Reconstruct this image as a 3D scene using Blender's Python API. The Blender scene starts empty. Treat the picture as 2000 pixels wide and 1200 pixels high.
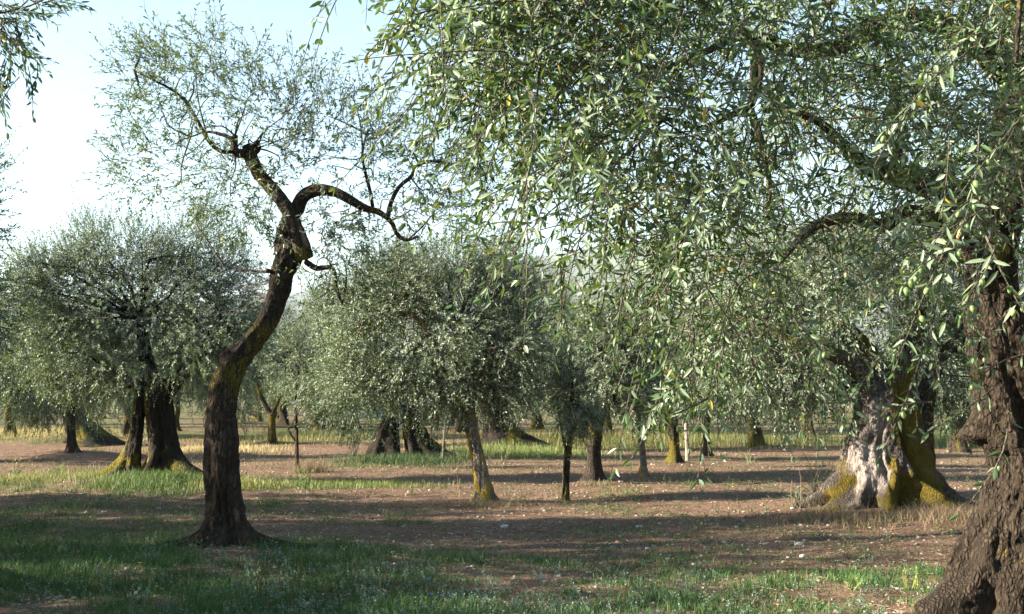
import bpy, math
import numpy as np
from math import radians, sin, cos, pi, atan, atan2

# ------------------------------------------------------------------ camera, sky, sun, exposure
SC = bpy.context.scene
COL = SC.collection
F, EYE = 2400.0, 1.6                      # focal length in pixels of a 2000 px wide frame, eye height
PITCH = atan(170 / F)
cam = bpy.data.cameras.new('camera')
cam.sensor_width = 36; cam.lens = F / 2000 * 36; cam.clip_end = 20000; cam.clip_start = 0.05
cam_o = bpy.data.objects.new('camera', cam); COL.objects.link(cam_o)
cam_o.location = (0, 0, EYE); cam_o.rotation_euler = (pi / 2 + PITCH, 0, 0)
SC.camera = cam_o

SUN_EL, SUN_BACK = radians(20), radians(8)          # low sun from the left, a little behind the viewer
S = np.array([-cos(SUN_BACK) * cos(SUN_EL), -sin(SUN_BACK) * cos(SUN_EL), sin(SUN_EL)])
W = bpy.data.worlds.new('World'); SC.world = W; W.use_nodes = True
sky = W.node_tree.nodes.new('ShaderNodeTexSky'); sky.sky_type = 'NISHITA'; sky.sun_disc = False
sky.sun_elevation = SUN_EL; sky.sun_rotation = atan2(S[0], S[1])
sky.altitude = 300; sky.air_density = 1.3; sky.dust_density = 0.3; sky.ozone_density = 2.5
bg = W.node_tree.nodes['Background']; bg.inputs[1].default_value = 0.05
W.node_tree.links.new(sky.outputs[0], bg.inputs[0])
sun = bpy.data.lights.new('sun', 'SUN'); sun.energy = 5.0; sun.angle = radians(0.53); sun.color = (1, 0.905, 0.76)
sun_o = bpy.data.objects.new('sun', sun); COL.objects.link(sun_o); sun_o.location = (-30, -10, 30)
import mathutils
sun_o.rotation_euler = mathutils.Vector(S).to_track_quat('Z', 'Y').to_euler()
vs = SC.view_settings
vs.view_transform = 'Standard'; vs.look = 'None'; vs.exposure = 2.66; vs.gamma = 1; vs.use_curve_mapping = False
SC.render.engine = 'CYCLES'
SC.cycles.use_denoising = True
SC.cycles.max_bounces = 4; SC.cycles.diffuse_bounces = 2; SC.cycles.glossy_bounces = 2; SC.cycles.transmission_bounces = 4
SC.cycles.volume_bounces = 0; SC.cycles.transparent_max_bounces = 4
SC.cycles.sample_clamp_indirect = 4

# ------------------------------------------------------------------ numbers
def P(px, py, dep):
    """the point at world depth dep seen where the photograph has (px, py)"""
    x, v = (px - 1000) / F, (600 - py) / F
    dy, dz = cos(PITCH) - v * sin(PITCH), sin(PITCH) + v * cos(PITCH)
    t = dep / dy
    return np.array([x * t, dep, EYE + dz * t])
def G(px, py):
    v = (600 - py) / F
    dy, dz = cos(PITCH) - v * sin(PITCH), sin(PITCH) + v * cos(PITCH)
    t = -EYE / dz
    return np.array([(px - 1000) / F * t, dy * t, 0.0])
def proj(p):
    q = p - np.array([0, 0, EYE])
    d = q[..., 1] * cos(PITCH) + q[..., 2] * sin(PITCH)
    u = -q[..., 1] * sin(PITCH) + q[..., 2] * cos(PITCH)
    return 1000 + F * q[..., 0] / d, 600 - F * u / d, d
def nrm(a):
    return a / np.maximum(np.linalg.norm(a, axis=-1, keepdims=True), 1e-9)
def hash3(i, j, k, s):
    h = (i * 374761393 + j * 668265263 + k * 2147483647 + s * 1274126177) & 0xFFFFFFFF
    h = ((h ^ (h >> 13)) * 1274126177) & 0xFFFFFFFF
    h = ((h ^ (h >> 16)) * 2246822519) & 0xFFFFFFFF
    return ((h ^ (h >> 15)) & 0xFFFF) / 65535.0
def vnoise(p, s=0):
    p = np.asarray(p, float); f = np.floor(p); t = p - f; t = t * t * (3 - 2 * t); i = f.astype(np.int64)
    r = 0
    for a in (0, 1):
        for b in (0, 1):
            for c in (0, 1):
                w = (t[..., 0] if a else 1 - t[..., 0]) * (t[..., 1] if b else 1 - t[..., 1]) * (t[..., 2] if c else 1 - t[..., 2])
                r = r + w * hash3(i[..., 0] + a, i[..., 1] + b, i[..., 2] + c, s)
    return r
def fbm(p, s=0, o=4):
    r, a, n = 0, 0.5, 0
    for k in range(o):
        r = r + a * vnoise(p * 2 ** k + 17.3 * k, s + k); n += a; a *= 0.5
    return r / n
def xy3(x, y, k=1.0):
    return np.stack([x * k, y * k, np.zeros_like(x)], -1)

# ------------------------------------------------------------------ the lie of the ground
MOUNDS = []           # (x, y, radius, height)
def gz(x, y):
    x = np.asarray(x, float); y = np.asarray(y, float)
    d = np.hypot(x, y)
    z = (fbm(xy3(x, y, 0.35), 5, 3) - 0.5) * 0.16 + (fbm(xy3(x, y, 2.1), 9, 3) - 0.5) * 0.06 + (fbm(xy3(x, y, 7.5), 19, 2) - 0.5) * 0.035 * np.clip(1.6 - d / 30, 0, 1)
    z = z * np.clip(1.3 - d / 400, 0, 1)
    for (mx, my, r, h) in MOUNDS:
        z = z + h * np.exp(-((x - mx) ** 2 + (y - my) ** 2) / (r * r))
    return z
def gz1(x, y):
    return float(gz(np.array([x]), np.array([y]))[0])
def blob(x, y, cx, cy, rx, ry):
    return np.exp(-(((x - cx) / rx) ** 2 + ((y - cy) / ry) ** 2))
def gblob(x, y, px, py, wpx, ry):
    g = G(px, py); return blob(x, y, g[0], g[1], wpx * g[1] / F, ry)
def grass_amount(x, y):
    """how thickly the turf grows here, 0 to 1"""
    n = fbm(xy3(x, y, 0.55), 21, 4); m = fbm(xy3(x, y, 2.6), 31, 3)
    near = 1 / (1 + np.exp((y - 13.4 + 0.10 * x + (n - .5) * 5.0) * 2.2))          # the green foreground
    near = near * (0.80 - 0.115 * (x + 1.5) * (x > -1.5))
    left = 0.75 * blob(x, y, -6.2, 16.5, 2.6, 2.8) + 0.80 * blob(x, y, -9.0, 21.3, 3.4, 2.1)
    left = left + 0.8 * gblob(x, y, 290, 950, 120, 1.3) + 0.6 * gblob(x, y, 560, 945, 110, 1.2)
    mid = 0.95 * gblob(x, y, 780, 905, 120, 2.0) + 0.75 * gblob(x, y, 1000, 890, 130, 2.4) + 0.5 * gblob(x, y, 700, 935, 160, 1.2)
    bare = 0.6 * gblob(x, y, 60, 1190, 110, 0.5) + 0.5 * gblob(x, y, 430, 1095, 70, 0.5)
    far = 1 / (1 + np.exp(-(y - 38) * 0.5)) * 0.75
    a = near + left + mid + far - bare
    return np.clip((a + (n - 0.5) * 1.5 + (m - .5) * 0.9 - 0.16) * 1.25, 0, 1)

# ------------------------------------------------------------------ meshes and objects
def obj(name, V, faces, mats, parent=None, col=None, midx=None, smooth=False, loc=None, kind=None):
    """faces: list of (n, k) index arrays. V in world coordinates, stored about loc."""
    V = np.asarray(V, float)
    o0 = np.zeros(3) if loc is None else np.asarray(loc, float)
    me = bpy.data.meshes.new(name)
    faces = [np.asarray(f, np.int64) for f in faces if len(f)]
    nl = sum(f.size for f in faces); npoly = sum(len(f) for f in faces)
    me.vertices.add(len(V)); me.vertices.foreach_set('co', (V - o0).astype(np.float32).ravel())
    me.loops.add(nl); me.loops.foreach_set('vertex_index', np.concatenate([f.ravel() for f in faces]).astype(np.int32))
    tot = np.concatenate([np.full(len(f), f.shape[1]) for f in faces]).astype(np.int32)
    me.polygons.add(npoly)
    me.polygons.foreach_set('loop_start', np.concatenate([[0], np.cumsum(tot)[:-1]]).astype(np.int32))
    if midx is not None:
        me.polygons.foreach_set('material_index', np.asarray(midx, np.int32))
    me.polygons.foreach_set('use_smooth', np.full(npoly, smooth, bool))
    for m in (mats if isinstance(mats, (list, tuple)) else [mats]):
        me.materials.append(m)
    if col is not None:
        c = np.ones((len(V), 4), np.float32); c[:, :3] = col
        at = me.color_attributes.new('tint', 'FLOAT_COLOR', 'POINT'); at.data.foreach_set('color', c.ravel())
    me.update(calc_edges=True)
    ob = bpy.data.objects.new(name, me); COL.objects.link(ob)
    if parent is not None:
        ob.parent = parent
    else:
        ob.location = o0
    if kind:
        ob['kind'] = kind
    return ob
def tag(o, label, cat, group=None, kind=None):
    if label: o['label'] = label
    if cat: o['category'] = cat
    if group: o['group'] = group
    if kind: o['kind'] = kind
    return o
def root(name, loc, label, cat, group=None):
    o = bpy.data.objects.new(name, None); COL.objects.link(o); o.location = loc; o.empty_display_size = 0.2
    return tag(o, label, cat, group)
class MB:
    def __init__(s): s.V, s.q, s.t, s.c, s.n = [], [], [], [], 0
    def add(s, V, quads=(), tris=(), col=(0, 0, 0)):
        V = np.asarray(V, float)
        s.V.append(V); c = np.zeros((len(V), 3)); c[:] = col; s.c.append(c)
        if len(quads): s.q.append(np.asarray(quads) + s.n)
        if len(tris): s.t.append(np.asarray(tris) + s.n)
        s.n += len(V)
    def build(s, name, mats, parent=None, loc=None, smooth=True, kind=None):
        fs = []
        if s.q: fs.append(np.concatenate(s.q))
        if s.t: fs.append(np.concatenate(s.t))
        return obj(name, np.concatenate(s.V), fs, mats, parent, np.concatenate(s.c), None, smooth, loc, kind)

# ------------------------------------------------------------------ materials
def mat(name):
    m = bpy.data.materials.new(name); m.use_nodes = True
    nt = m.node_tree; b = nt.nodes['Principled BSDF']
    return m, nt, b, lambda t: nt.nodes.new(t), nt.links.new
def mixc(N, L, fac, a, b):
    n = N('ShaderNodeMix'); n.data_type = 'RGBA'
    for s, v in ((0, fac), (6, a), (7, b)):
        if hasattr(v, 'is_linked'): L(v, n.inputs[s])
        elif s == 0: n.inputs[0].default_value = v
        else: n.inputs[s].default_value = (*v, 1)
    return n.outputs[2]
def ramp(N, L, src, a, b):
    n = N('ShaderNodeMapRange'); L(src, n.inputs[0]); n.inputs[1].default_value = a; n.inputs[2].default_value = b
    return n.outputs[0]
def noise(N, L, scale, detail=4, vec=None, rough=.55):
    n = N('ShaderNodeTexNoise'); n.inputs['Scale'].default_value = scale; n.inputs['Detail'].default_value = detail
    n.inputs['Roughness'].default_value = rough
    if vec is not None: L(vec, n.inputs['Vector'])
    return n.outputs[0]
def math2(N, L, op, a, b):
    n = N('ShaderNodeMath'); n.operation = op
    for i, v in enumerate((a, b)):
        if hasattr(v, 'is_linked'): L(v, n.inputs[i])
        else: n.inputs[i].default_value = v
    return n.outputs[0]

def leaf_material(name, dark, light, under, yellow=(0.42, 0.30, 0.03)):
    m, nt, b, N, L = mat(name)
    at = N('ShaderNodeAttribute'); at.attribute_name = 'tint'
    sp = N('ShaderNodeSeparateColor'); L(at.outputs['Color'], sp.inputs[0])
    up = mixc(N, L, sp.outputs[0], dark, light)
    un = mixc(N, L, sp.outputs[0], tuple(0.75 * v for v in under), tuple(1.2 * v for v in under))
    ge = N('ShaderNodeNewGeometry')
    c = mixc(N, L, ge.outputs['Backfacing'], up, un)
    c = mixc(N, L, sp.outputs[1], c, yellow)
    L(c, b.inputs['Base Color'])
    b.inputs['Roughness'].default_value = 0.45; b.inputs['Specular IOR Level'].default_value = 0.28
    tr = N('ShaderNodeBsdfTranslucent')
    L(mixc(N, L, sp.outputs[1], (0.15, 0.225, 0.036), yellow), tr.inputs[0])
    mx = N('ShaderNodeMixShader'); mx.inputs[0].default_value = 0.24
    L(b.outputs[0], mx.inputs[1]); L(tr.outputs[0], mx.inputs[2]); L(mx.outputs[0], nt.nodes['Material Output'].inputs[0])
    return m
M_LEAF = leaf_material('olive_leaf', (0.013, 0.037, 0.013), (0.056, 0.108, 0.032), (0.146, 0.192, 0.118))
M_LEAF_FAR = leaf_material('olive_leaf_crown', (0.022, 0.046, 0.023), (0.110, 0.150, 0.078), (0.205, 0.240, 0.172))
M_DRYLEAF = leaf_material('dead_leaf', (0.17, 0.075, 0.03), (0.26, 0.13, 0.06), (0.22, 0.12, 0.06))

def bark_material(name, dark, light, bare, moss=(0.150, 0.115, 0.012), moss2=(0.075, 0.062, 0.012), scale=1.0, bump=1.0, zs=.17, warp=.16, cw=.22):
    m, nt, b, N, L = mat(name)
    tc = N('ShaderNodeTexCoord'); mp = N('ShaderNodeMapping'); mp.inputs['Scale'].default_value = (1, 1, zs)
    L(tc.outputs['Object'], mp.inputs[0])
    n1 = noise(N, L, 26 * scale, 6, mp.outputs[0], .65); n2 = noise(N, L, 5 * scale, 5, tc.outputs['Object'])
    n3 = noise(N, L, 60 * scale, 4, tc.outputs['Object'])
    wv = N('ShaderNodeVectorMath'); wv.operation = 'ADD'; wn = N('ShaderNodeTexNoise'); wn.inputs['Scale'].default_value = 7 * scale; wn.inputs['Detail'].default_value = 4; L(tc.outputs['Object'], wn.inputs['Vector'])
    ws = N('ShaderNodeVectorMath'); ws.operation = 'SCALE'; ws.inputs[3].default_value = warp / scale; L(wn.outputs['Color'], ws.inputs[0]); L(mp.outputs[0], wv.inputs[0]); L(ws.outputs[0], wv.inputs[1])
    vo = N('ShaderNodeTexVoronoi'); vo.feature = 'DISTANCE_TO_EDGE'; vo.inputs['Scale'].default_value = 24 * scale; L(wv.outputs[0], vo.inputs['Vector'])
    crack = math2(N, L, 'MAXIMUM', ramp(N, L, vo.outputs[0], 0.0, cw), ramp(N, L, n2, .52, .72))
    f = math2(N, L, 'MULTIPLY', ramp(N, L, n1, .32, .70), crack)
    c = mixc(N, L, f, dark, light)
    c = mixc(N, L, ramp(N, L, n2, .35, .7), c, mixc(N, L, .5, c, (0.03, 0.022, 0.015)))
    at = N('ShaderNodeAttribute'); at.attribute_name = 'tint'; sp = N('ShaderNodeSeparateColor'); L(at.outputs['Color'], sp.inputs[0])
    bc = mixc(N, L, ramp(N, L, n1, .3, .7), tuple(.55 * v for v in bare), bare)
    c = mixc(N, L, sp.outputs[1], c, bc)
    mo = math2(N, L, 'ADD', sp.outputs[0], math2(N, L, 'MULTIPLY', math2(N, L, 'SUBTRACT', math2(N, L, 'ADD', math2(N, L, 'MULTIPLY', n3, .5), math2(N, L, 'MULTIPLY', n1, .5)), .5), 2.4))
    mc = mixc(N, L, ramp(N, L, n3, .35, .65), moss2, moss)
    c = mixc(N, L, ramp(N, L, mo, .38, .62), c, mc)
    L(c, b.inputs['Base Color']); b.inputs['Roughness'].default_value = .92; b.inputs['Specular IOR Level'].default_value = .15
    bp = N('ShaderNodeBump'); bp.inputs['Strength'].default_value = .9; bp.inputs['Distance'].default_value = 0.02 * bump / scale
    h = math2(N, L, 'ADD', math2(N, L, 'MULTIPLY', crack, .7), math2(N, L, 'ADD', n1, math2(N, L, 'MULTIPLY', n3, .5)))
    L(h, bp.inputs['Height']); L(bp.outputs[0], b.inputs['Normal'])
    return m
B_DARK = bark_material('bark_brown', (0.016, 0.012, 0.009), (0.080, 0.058, 0.040), (0.26, 0.17, 0.11), moss=(0.120, 0.095, 0.010), moss2=(0.045, 0.038, 0.008))
B_SHADED = bark_material('bark_shaded', (0.009, 0.007, 0.005), (0.042, 0.032, 0.023), (0.26, 0.17, 0.11), moss=(0.150, 0.118, 0.010), moss2=(0.050, 0.042, 0.007))  # brown bark again, with the shade on the old trunks put into its colour
B_OCHRE = bark_material('bark_ochre', (0.014, 0.010, 0.007), (0.095, 0.070, 0.045), (0.26, 0.19, 0.13), scale=1.5, bump=1.6, zs=.42, warp=.07, cw=.30)
B_PALE = bark_material('bark_grey', (0.036, 0.030, 0.025), (0.19, 0.155, 0.13), (0.31, 0.26, 0.225), moss=(0.128, 0.092, 0.008), moss2=(0.030, 0.024, 0.007), scale=1.4, zs=.25, warp=.1)
B_LICHEN = bark_material('bark_lichen', (0.085, 0.070, 0.055), (0.42, 0.36, 0.28), (0.45, 0.40, 0.34), moss=(0.42, 0.27, 0.015), moss2=(0.16, 0.12, 0.03), scale=1.6)
B_TWIG = bark_material('bark_twig', (0.055, 0.048, 0.034), (0.20, 0.175, 0.125), (0.3, 0.26, 0.2), scale=2)

def soil_material():
    m, nt, b, N, L = mat('soil')
    tc = N('ShaderNodeTexCoord'); o = tc.outputs['Object']
    a, d, e, g = noise(N, L, .8, 5, o), noise(N, L, 7, 5, o), noise(N, L, 45, 5, o, .7), noise(N, L, 150, 3, o)
    c = mixc(N, L, ramp(N, L, a, .42, .60), (0.135, 0.078, 0.049), (0.190, 0.118, 0.076))
    c = mixc(N, L, ramp(N, L, d, .40, .70), c, (0.230, 0.152, 0.102))
    c = mixc(N, L, ramp(N, L, e, .42, .62), c, mixc(N, L, .55, c, (0.075, 0.045, 0.028)))
    vo = N('ShaderNodeTexVoronoi'); vo.inputs['Scale'].default_value = 26; L(o, vo.inputs['Vector'])
    peb = math2(N, L, 'MULTIPLY', ramp(N, L, vo.outputs['Distance'], .30, .20), ramp(N, L, g, .50, .56))
    c = mixc(N, L, math2(N, L, 'MULTIPLY', peb, .75), c, (0.46, 0.39, 0.31))
    at = N('ShaderNodeAttribute'); at.attribute_name = 'tint'; sp = N('ShaderNodeSeparateColor'); L(at.outputs['Color'], sp.inputs[0])
    green = mixc(N, L, ramp(N, L, e, .35, .65), (0.030, 0.052, 0.014), (0.085, 0.105, 0.032))
    gm = math2(N, L, 'ADD', sp.outputs[0], math2(N, L, 'MULTIPLY', math2(N, L, 'SUBTRACT', e, .5), 1.3))
    c = mixc(N, L, math2(N, L, 'MULTIPLY', ramp(N, L, gm, .35, .8), .85), c, green)
    straw = mixc(N, L, ramp(N, L, e, .35, .65), (0.10, 0.085, 0.036), (0.20, 0.165, 0.072))
    c = mixc(N, L, math2(N, L, 'MULTIPLY', sp.outputs[1], ramp(N, L, d, .35, .6)), c, straw)
    L(c, b.inputs['Base Color']); b.inputs['Roughness'].default_value = .95; b.inputs['Specular IOR Level'].default_value = .1
    bp = N('ShaderNodeBump'); bp.inputs['Strength'].default_value = .8; bp.inputs['Distance'].default_value = .05
    L(math2(N, L, 'ADD', math2(N, L, 'ADD', e, peb), math2(N, L, 'MULTIPLY', d, 1.5)), bp.inputs['Height']); L(bp.outputs[0], b.inputs['Normal'])
    return m
M_SOIL = soil_material()
def tint_material(name, rough=.7, trans=.0, spec=.2, nscale=0):
    m, nt, b, N, L = mat(name)
    at = N('ShaderNodeAttribute'); at.attribute_name = 'tint'; c = at.outputs['Color']
    if nscale:
        tc = N('ShaderNodeTexCoord'); n = noise(N, L, nscale, 5, tc.outputs['Object'])
        c = mixc(N, L, ramp(N, L, n, .3, .7), mixc(N, L, .45, c, (0.02, 0.015, 0.01)), c)
    L(c, b.inputs['Base Color']); b.inputs['Roughness'].default_value = rough; b.inputs['Specular IOR Level'].default_value = spec
    if trans:
        tr = N('ShaderNodeBsdfTranslucent'); L(c, tr.inputs[0]); mx = N('ShaderNodeMixShader'); mx.inputs[0].default_value = trans
        L(b.outputs[0], mx.inputs[1]); L(tr.outputs[0], mx.inputs[2]); L(mx.outputs[0], nt.nodes['Material Output'].inputs[0])
    return m
M_GRASS = tint_material('grass_blade', .55, .3, .25)
M_STONE = tint_material('limestone', .9, 0, .2, 60)
M_FRUIT = tint_material('olive_skin', .35, 0, .5, 200)
M_WOOD = tint_material('weathered_wood', .85, 0, .2, 40)
M_PAINT = tint_material('car_paint', .25, 0, .5)

# ------------------------------------------------------------------ leaves, shoots, limbs
def leaf_mesh(rng, base, d, n, ln, wd, tint, lod):
    """blades from base along d, upper side towards n"""
    n = nrm(n - d * (n * d).sum(-1, keepdims=True)); s = np.cross(d, n); k = len(base)
    ln, wd = ln[:, None], wd[:, None]; bend = (rng.random((k, 1)) * .22 - .04) * ln
    if lod == 0:
        V = np.stack([base, base + d * ln * .48 - s * wd * .5, base + d * ln - n * bend, base + d * ln * .48 + s * wd * .5], 1)
        q = np.arange(k)[:, None] * 4 + np.array([0, 1, 2, 3]); return V.reshape(-1, 3), [q], np.repeat(tint, 4, 0)
    fold = wd * .16
    def pt(t, w): return base + d * ln * t + s * wd * w + n * (abs(w) * 2 * fold - bend * t * t)
    V = np.stack([pt(0, 0), pt(.12, 0), pt(.38, -.46), pt(.38, 0), pt(.38, .46), pt(.72, -.38), pt(.72, 0), pt(.72, .38), pt(1, 0)], 1)
    i = np.arange(k)[:, None] * 9
    q = np.concatenate([i + np.array(a) for a in ([2, 5, 6, 3], [3, 6, 7, 4])]); t = np.concatenate([i + np.array(a) for a in ([1, 2, 3], [1, 3, 4], [5, 8, 6], [6, 8, 7])])
    return V.reshape(-1, 3), [q, t], np.repeat(tint, 9, 0)
def shoots(rng, p0, d0, L, K, droop, ll=.055, lw=.012, yellow=.006, bare=0.1, open_=.95, sag=.22, nj=.38):
    """olive shoots: nodes along a drooping stem, a pair of leaves at each"""
    T = len(p0); s = np.linspace(0, 1, K)
    dn = np.array([0, 0, -1.0])
    L3 = L[:, None, None]
    pos = p0[:, None] + d0[:, None] * s[None, :, None] * L3 + dn * (droop[:, None, None] * L3 * s[None, :, None] ** 2)
    wob = (rng.random((T, 1, 3)) - .5) * L3 * .25; pos = pos + wob * np.sin(s * pi)[None, :, None]
    tan = nrm(d0[:, None] + 2 * dn * droop[:, None, None] * s[None, :, None] + wob * np.cos(s * pi)[None, :, None] * 2 / L3)
    a = nrm(np.cross(tan, nrm(rng.normal(size=(T, 1, 3))))); b = np.cross(tan, a)
    ph = (np.arange(K) % 2)[None, :, None] * (pi / 2) + rng.random((T, K, 1)) * .7
    side = a * np.cos(ph) + b * np.sin(ph)
    keep_n = s[None, :] > bare
    out = []
    for sg in (1, -1):
        ang = open_ * (1 - .45 * s[None, :, None]) + (rng.random((T, K, 1)) - .5) * .6
        d = nrm(tan * np.cos(ang) + sg * side * np.sin(ang) + dn * sag + rng.normal(size=(T, K, 3)) * .14)
        n = nrm(tan * 1.0 + np.array([0, 0, .55]) + rng.normal(size=(T, K, 3)) * nj)
        ln = ll * (.65 + .55 * rng.random((T, K))) * (1 - .35 * np.abs(s - .45)[None, :] * 1.2); wd = lw * (.75 + .5 * rng.random((T, K)))
        k = keep_n & (rng.random((T, K)) < .92)
        tw = rng.random((T, 1)) * .6; t = np.zeros((T, K, 3)); t[..., 0] = np.clip(tw + rng.random((T, K)) * .4, 0, 1)
        t[..., 1] = (rng.random((T, K)) < yellow) * (.5 + .5 * rng.random((T, K)))
        out.append((pos[k], d[k], n[k], ln[k], wd[k], t[k]))
    return tuple(np.concatenate([o[i] for o in out]) for i in range(6)), pos, tan
def stems(pos, r0, r1, sides=3):
    T, K, _ = pos.shape; tan = np.gradient(pos, axis=1)
    a = nrm(np.cross(tan, np.array([.31, .52, .79]))); b = nrm(np.cross(tan, a))
    r = (np.asarray(r0).reshape(-1, 1) + (np.asarray(r1) - np.asarray(r0)).reshape(-1, 1) * np.linspace(0, 1, K)[None])[..., None]
    V = np.stack([pos + r * (a * cos(2 * pi * j / sides) + b * sin(2 * pi * j / sides)) for j in range(sides)], 2)
    base = (np.arange(T)[:, None] * K + np.arange(K - 1)[None]).ravel() * sides
    q = np.concatenate([np.stack([base + j, base + (j + 1) % sides, base + sides + (j + 1) % sides, base + sides + j], 1) for j in range(sides)])
    return V.reshape(-1, 3), q
def catmull(pts, n):
    pts = np.asarray(pts, float); m = len(pts)
    e = np.concatenate([[2 * pts[0] - pts[1]], pts, [2 * pts[-1] - pts[-2]]])
    u = np.linspace(0, m - 1, n); i = np.minimum(u.astype(int), m - 2); t = (u - i)[:, None]
    a, b, c, d = e[i], e[i + 1], e[i + 2], e[i + 3]
    return .5 * (2 * b + (c - a) * t + (2 * a - 5 * b + 4 * c - d) * t ** 2 + (3 * b - a - 3 * c + d) * t ** 3)
def limb(path, rad, nr, ns, seed=0, flute=.10, rough=.05, lobes=(), moss=.0, bare=(), cap=True, mossfn=None, ks=(3, 5, 8), mscale=2.3, sink=.06, ridge=None):
    """a tapering fluted stem; lobes: (angle deg, reach, fall-off height, angular width rad) for roots and hollows"""
    rng = np.random.default_rng(seed)
    C = catmull(path, nr); R = catmull(np.asarray(rad)[:, None], nr)[:, 0]
    tan = nrm(np.gradient(C, axis=0)); N = np.zeros_like(C); ref = np.array([1.0, 0, 0])
    if abs(tan[0][0]) > .9: ref = np.array([0, 1.0, 0])
    for i in range(nr):
        ref = ref - tan[i] * ref.dot(tan[i]); ref /= np.linalg.norm(ref); N[i] = ref
    B = np.cross(tan, N); th = np.linspace(0, 2 * pi, ns, endpoint=False)
    ss = np.concatenate([[0], np.cumsum(np.linalg.norm(np.diff(C, axis=0), axis=1))])
    if lobes:                                   # roots spread level, whatever way the stem leans
        w_ = np.exp(-(ss / .7) ** 2)[:, None]; N = nrm(N * (1 - w_) + np.array([1.0, 0, 0]) * w_); B = nrm(B * (1 - w_) + np.array([0, 1.0, 0]) * w_)
    prof = np.zeros((nr, ns))
    for k in ks:
        prof += flute / math.sqrt(k) * np.cos(k * th[None] + rng.random() * 6 + (rng.random() - .5) * 2.2 * ss[:, None] / max(ss[-1], .5) + 1.2 * np.sin(ss[:, None] * 2 + rng.random() * 6))
    r = R[:, None] * (1 + prof)
    for lb in lobes:
        a, A, h, w = lb[:4]; z0 = lb[4] if len(lb) > 4 else None
        dth = (th - radians(a) + pi) % (2 * pi) - pi
        fall = np.minimum(np.exp(-(ss - sink) / h), 1.7) if z0 is None else np.exp(-((ss - z0) / h) ** 2)
        wob = .18 * np.sin(ss * 5 + a)
        r = r + A * fall[:, None] * np.exp(-((dth[None] + wob[:, None]) / w) ** 2)
    r = np.maximum(r, R[:, None] * .25)
    ring = np.cos(th)[None, :, None] * N[:, None] + np.sin(th)[None, :, None] * B[:, None]
    q = np.stack([np.cos(th)[None] * R[:, None] * 9, np.sin(th)[None] * R[:, None] * 9, np.repeat(ss[:, None] * 3.2, ns, 1)], -1)
    nz = fbm(q, seed, 4) - .5; nf = fbm(q * 3.1, seed + 40, 3) - .5
    r = r * (1 + rough * 3.0 * nz + rough * 1.4 * nf)
    if ridge is not None:
        am, fh, fv = ridge
        q2 = np.stack([np.cos(th)[None] * R[:, None] * fh, np.sin(th)[None] * R[:, None] * fh, np.repeat(ss[:, None] * fv, ns, 1)], -1)
        q2 = q2 + (fbm(q2 * .35, seed + 90, 2)[..., None] - .5) * np.array([1.2, -.9, 1.0])
        for f_, w_ in ((1.0, 1.0), (2.3, .45)):
            rg = 1 - np.abs(2 * fbm(q2 * f_, seed + 60 + int(f_), 2) - 1)
            r = r - am * w_ * np.clip((rg - .72) / .26, 0, 1) * np.clip(.35 + 1.4 * (nz + .3), 0, 1.3)
        r = np.maximum(r, R[:, None] * .2)
    V = C[:, None] + ring * r[..., None]
    idx = np.arange(nr * ns).reshape(nr, ns); nx = np.roll(idx, -1, 1)
    quads = np.stack([idx[:-1], nx[:-1], nx[1:], idx[1:]], -1).reshape(-1, 4)
    col = np.zeros((nr, ns, 3))
    pn = fbm(V * mscale, seed + 7, 3)
    col[..., 0] = np.clip(moss + (pn - .5) * 2.4 + prof * 1.0 / max(flute, .01) * .12, 0, 1) * (moss > 0)
    if mossfn is not None: col[..., 0] = np.clip(mossfn(V, th[None], ss[:, None], pn), 0, 1)
    for (a, w, z0, hz, amt) in bare:
        dth = (th - radians(a) + pi) % (2 * pi) - pi
        g = np.exp(-(dth[None] / w) ** 2 - ((ss[:, None] - z0) / hz) ** 2) + (fbm(V * 5, seed + 3, 3) - .5) * 1.3
        mk = np.clip((g - .42) * 4, 0, 1) * amt; col[..., 1] = np.maximum(col[..., 1], mk); col[..., 0] *= 1 - mk * .85
    V = V.reshape(-1, 3); col = col.reshape(-1, 3); tr = np.zeros((0, 3), int)
    if cap:
        V = np.concatenate([V, [C[-1] + tan[-1] * R[-1] * .4]]); col = np.concatenate([col, [[0, .6, 0]]])
        j = np.arange(ns); tr = np.stack([idx[-1][j], idx[-1][(j + 1) % ns], np.full(ns, nr * ns)], 1)
    return V, quads, tr, col
def limb_obj(name, parent, loc, m, path, rad, nr, ns, **k):
    V, q, t, c = limb(path, rad, nr, ns, **k)
    return obj(name, V, [q, t], m, parent, c, None, True, loc)

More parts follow.
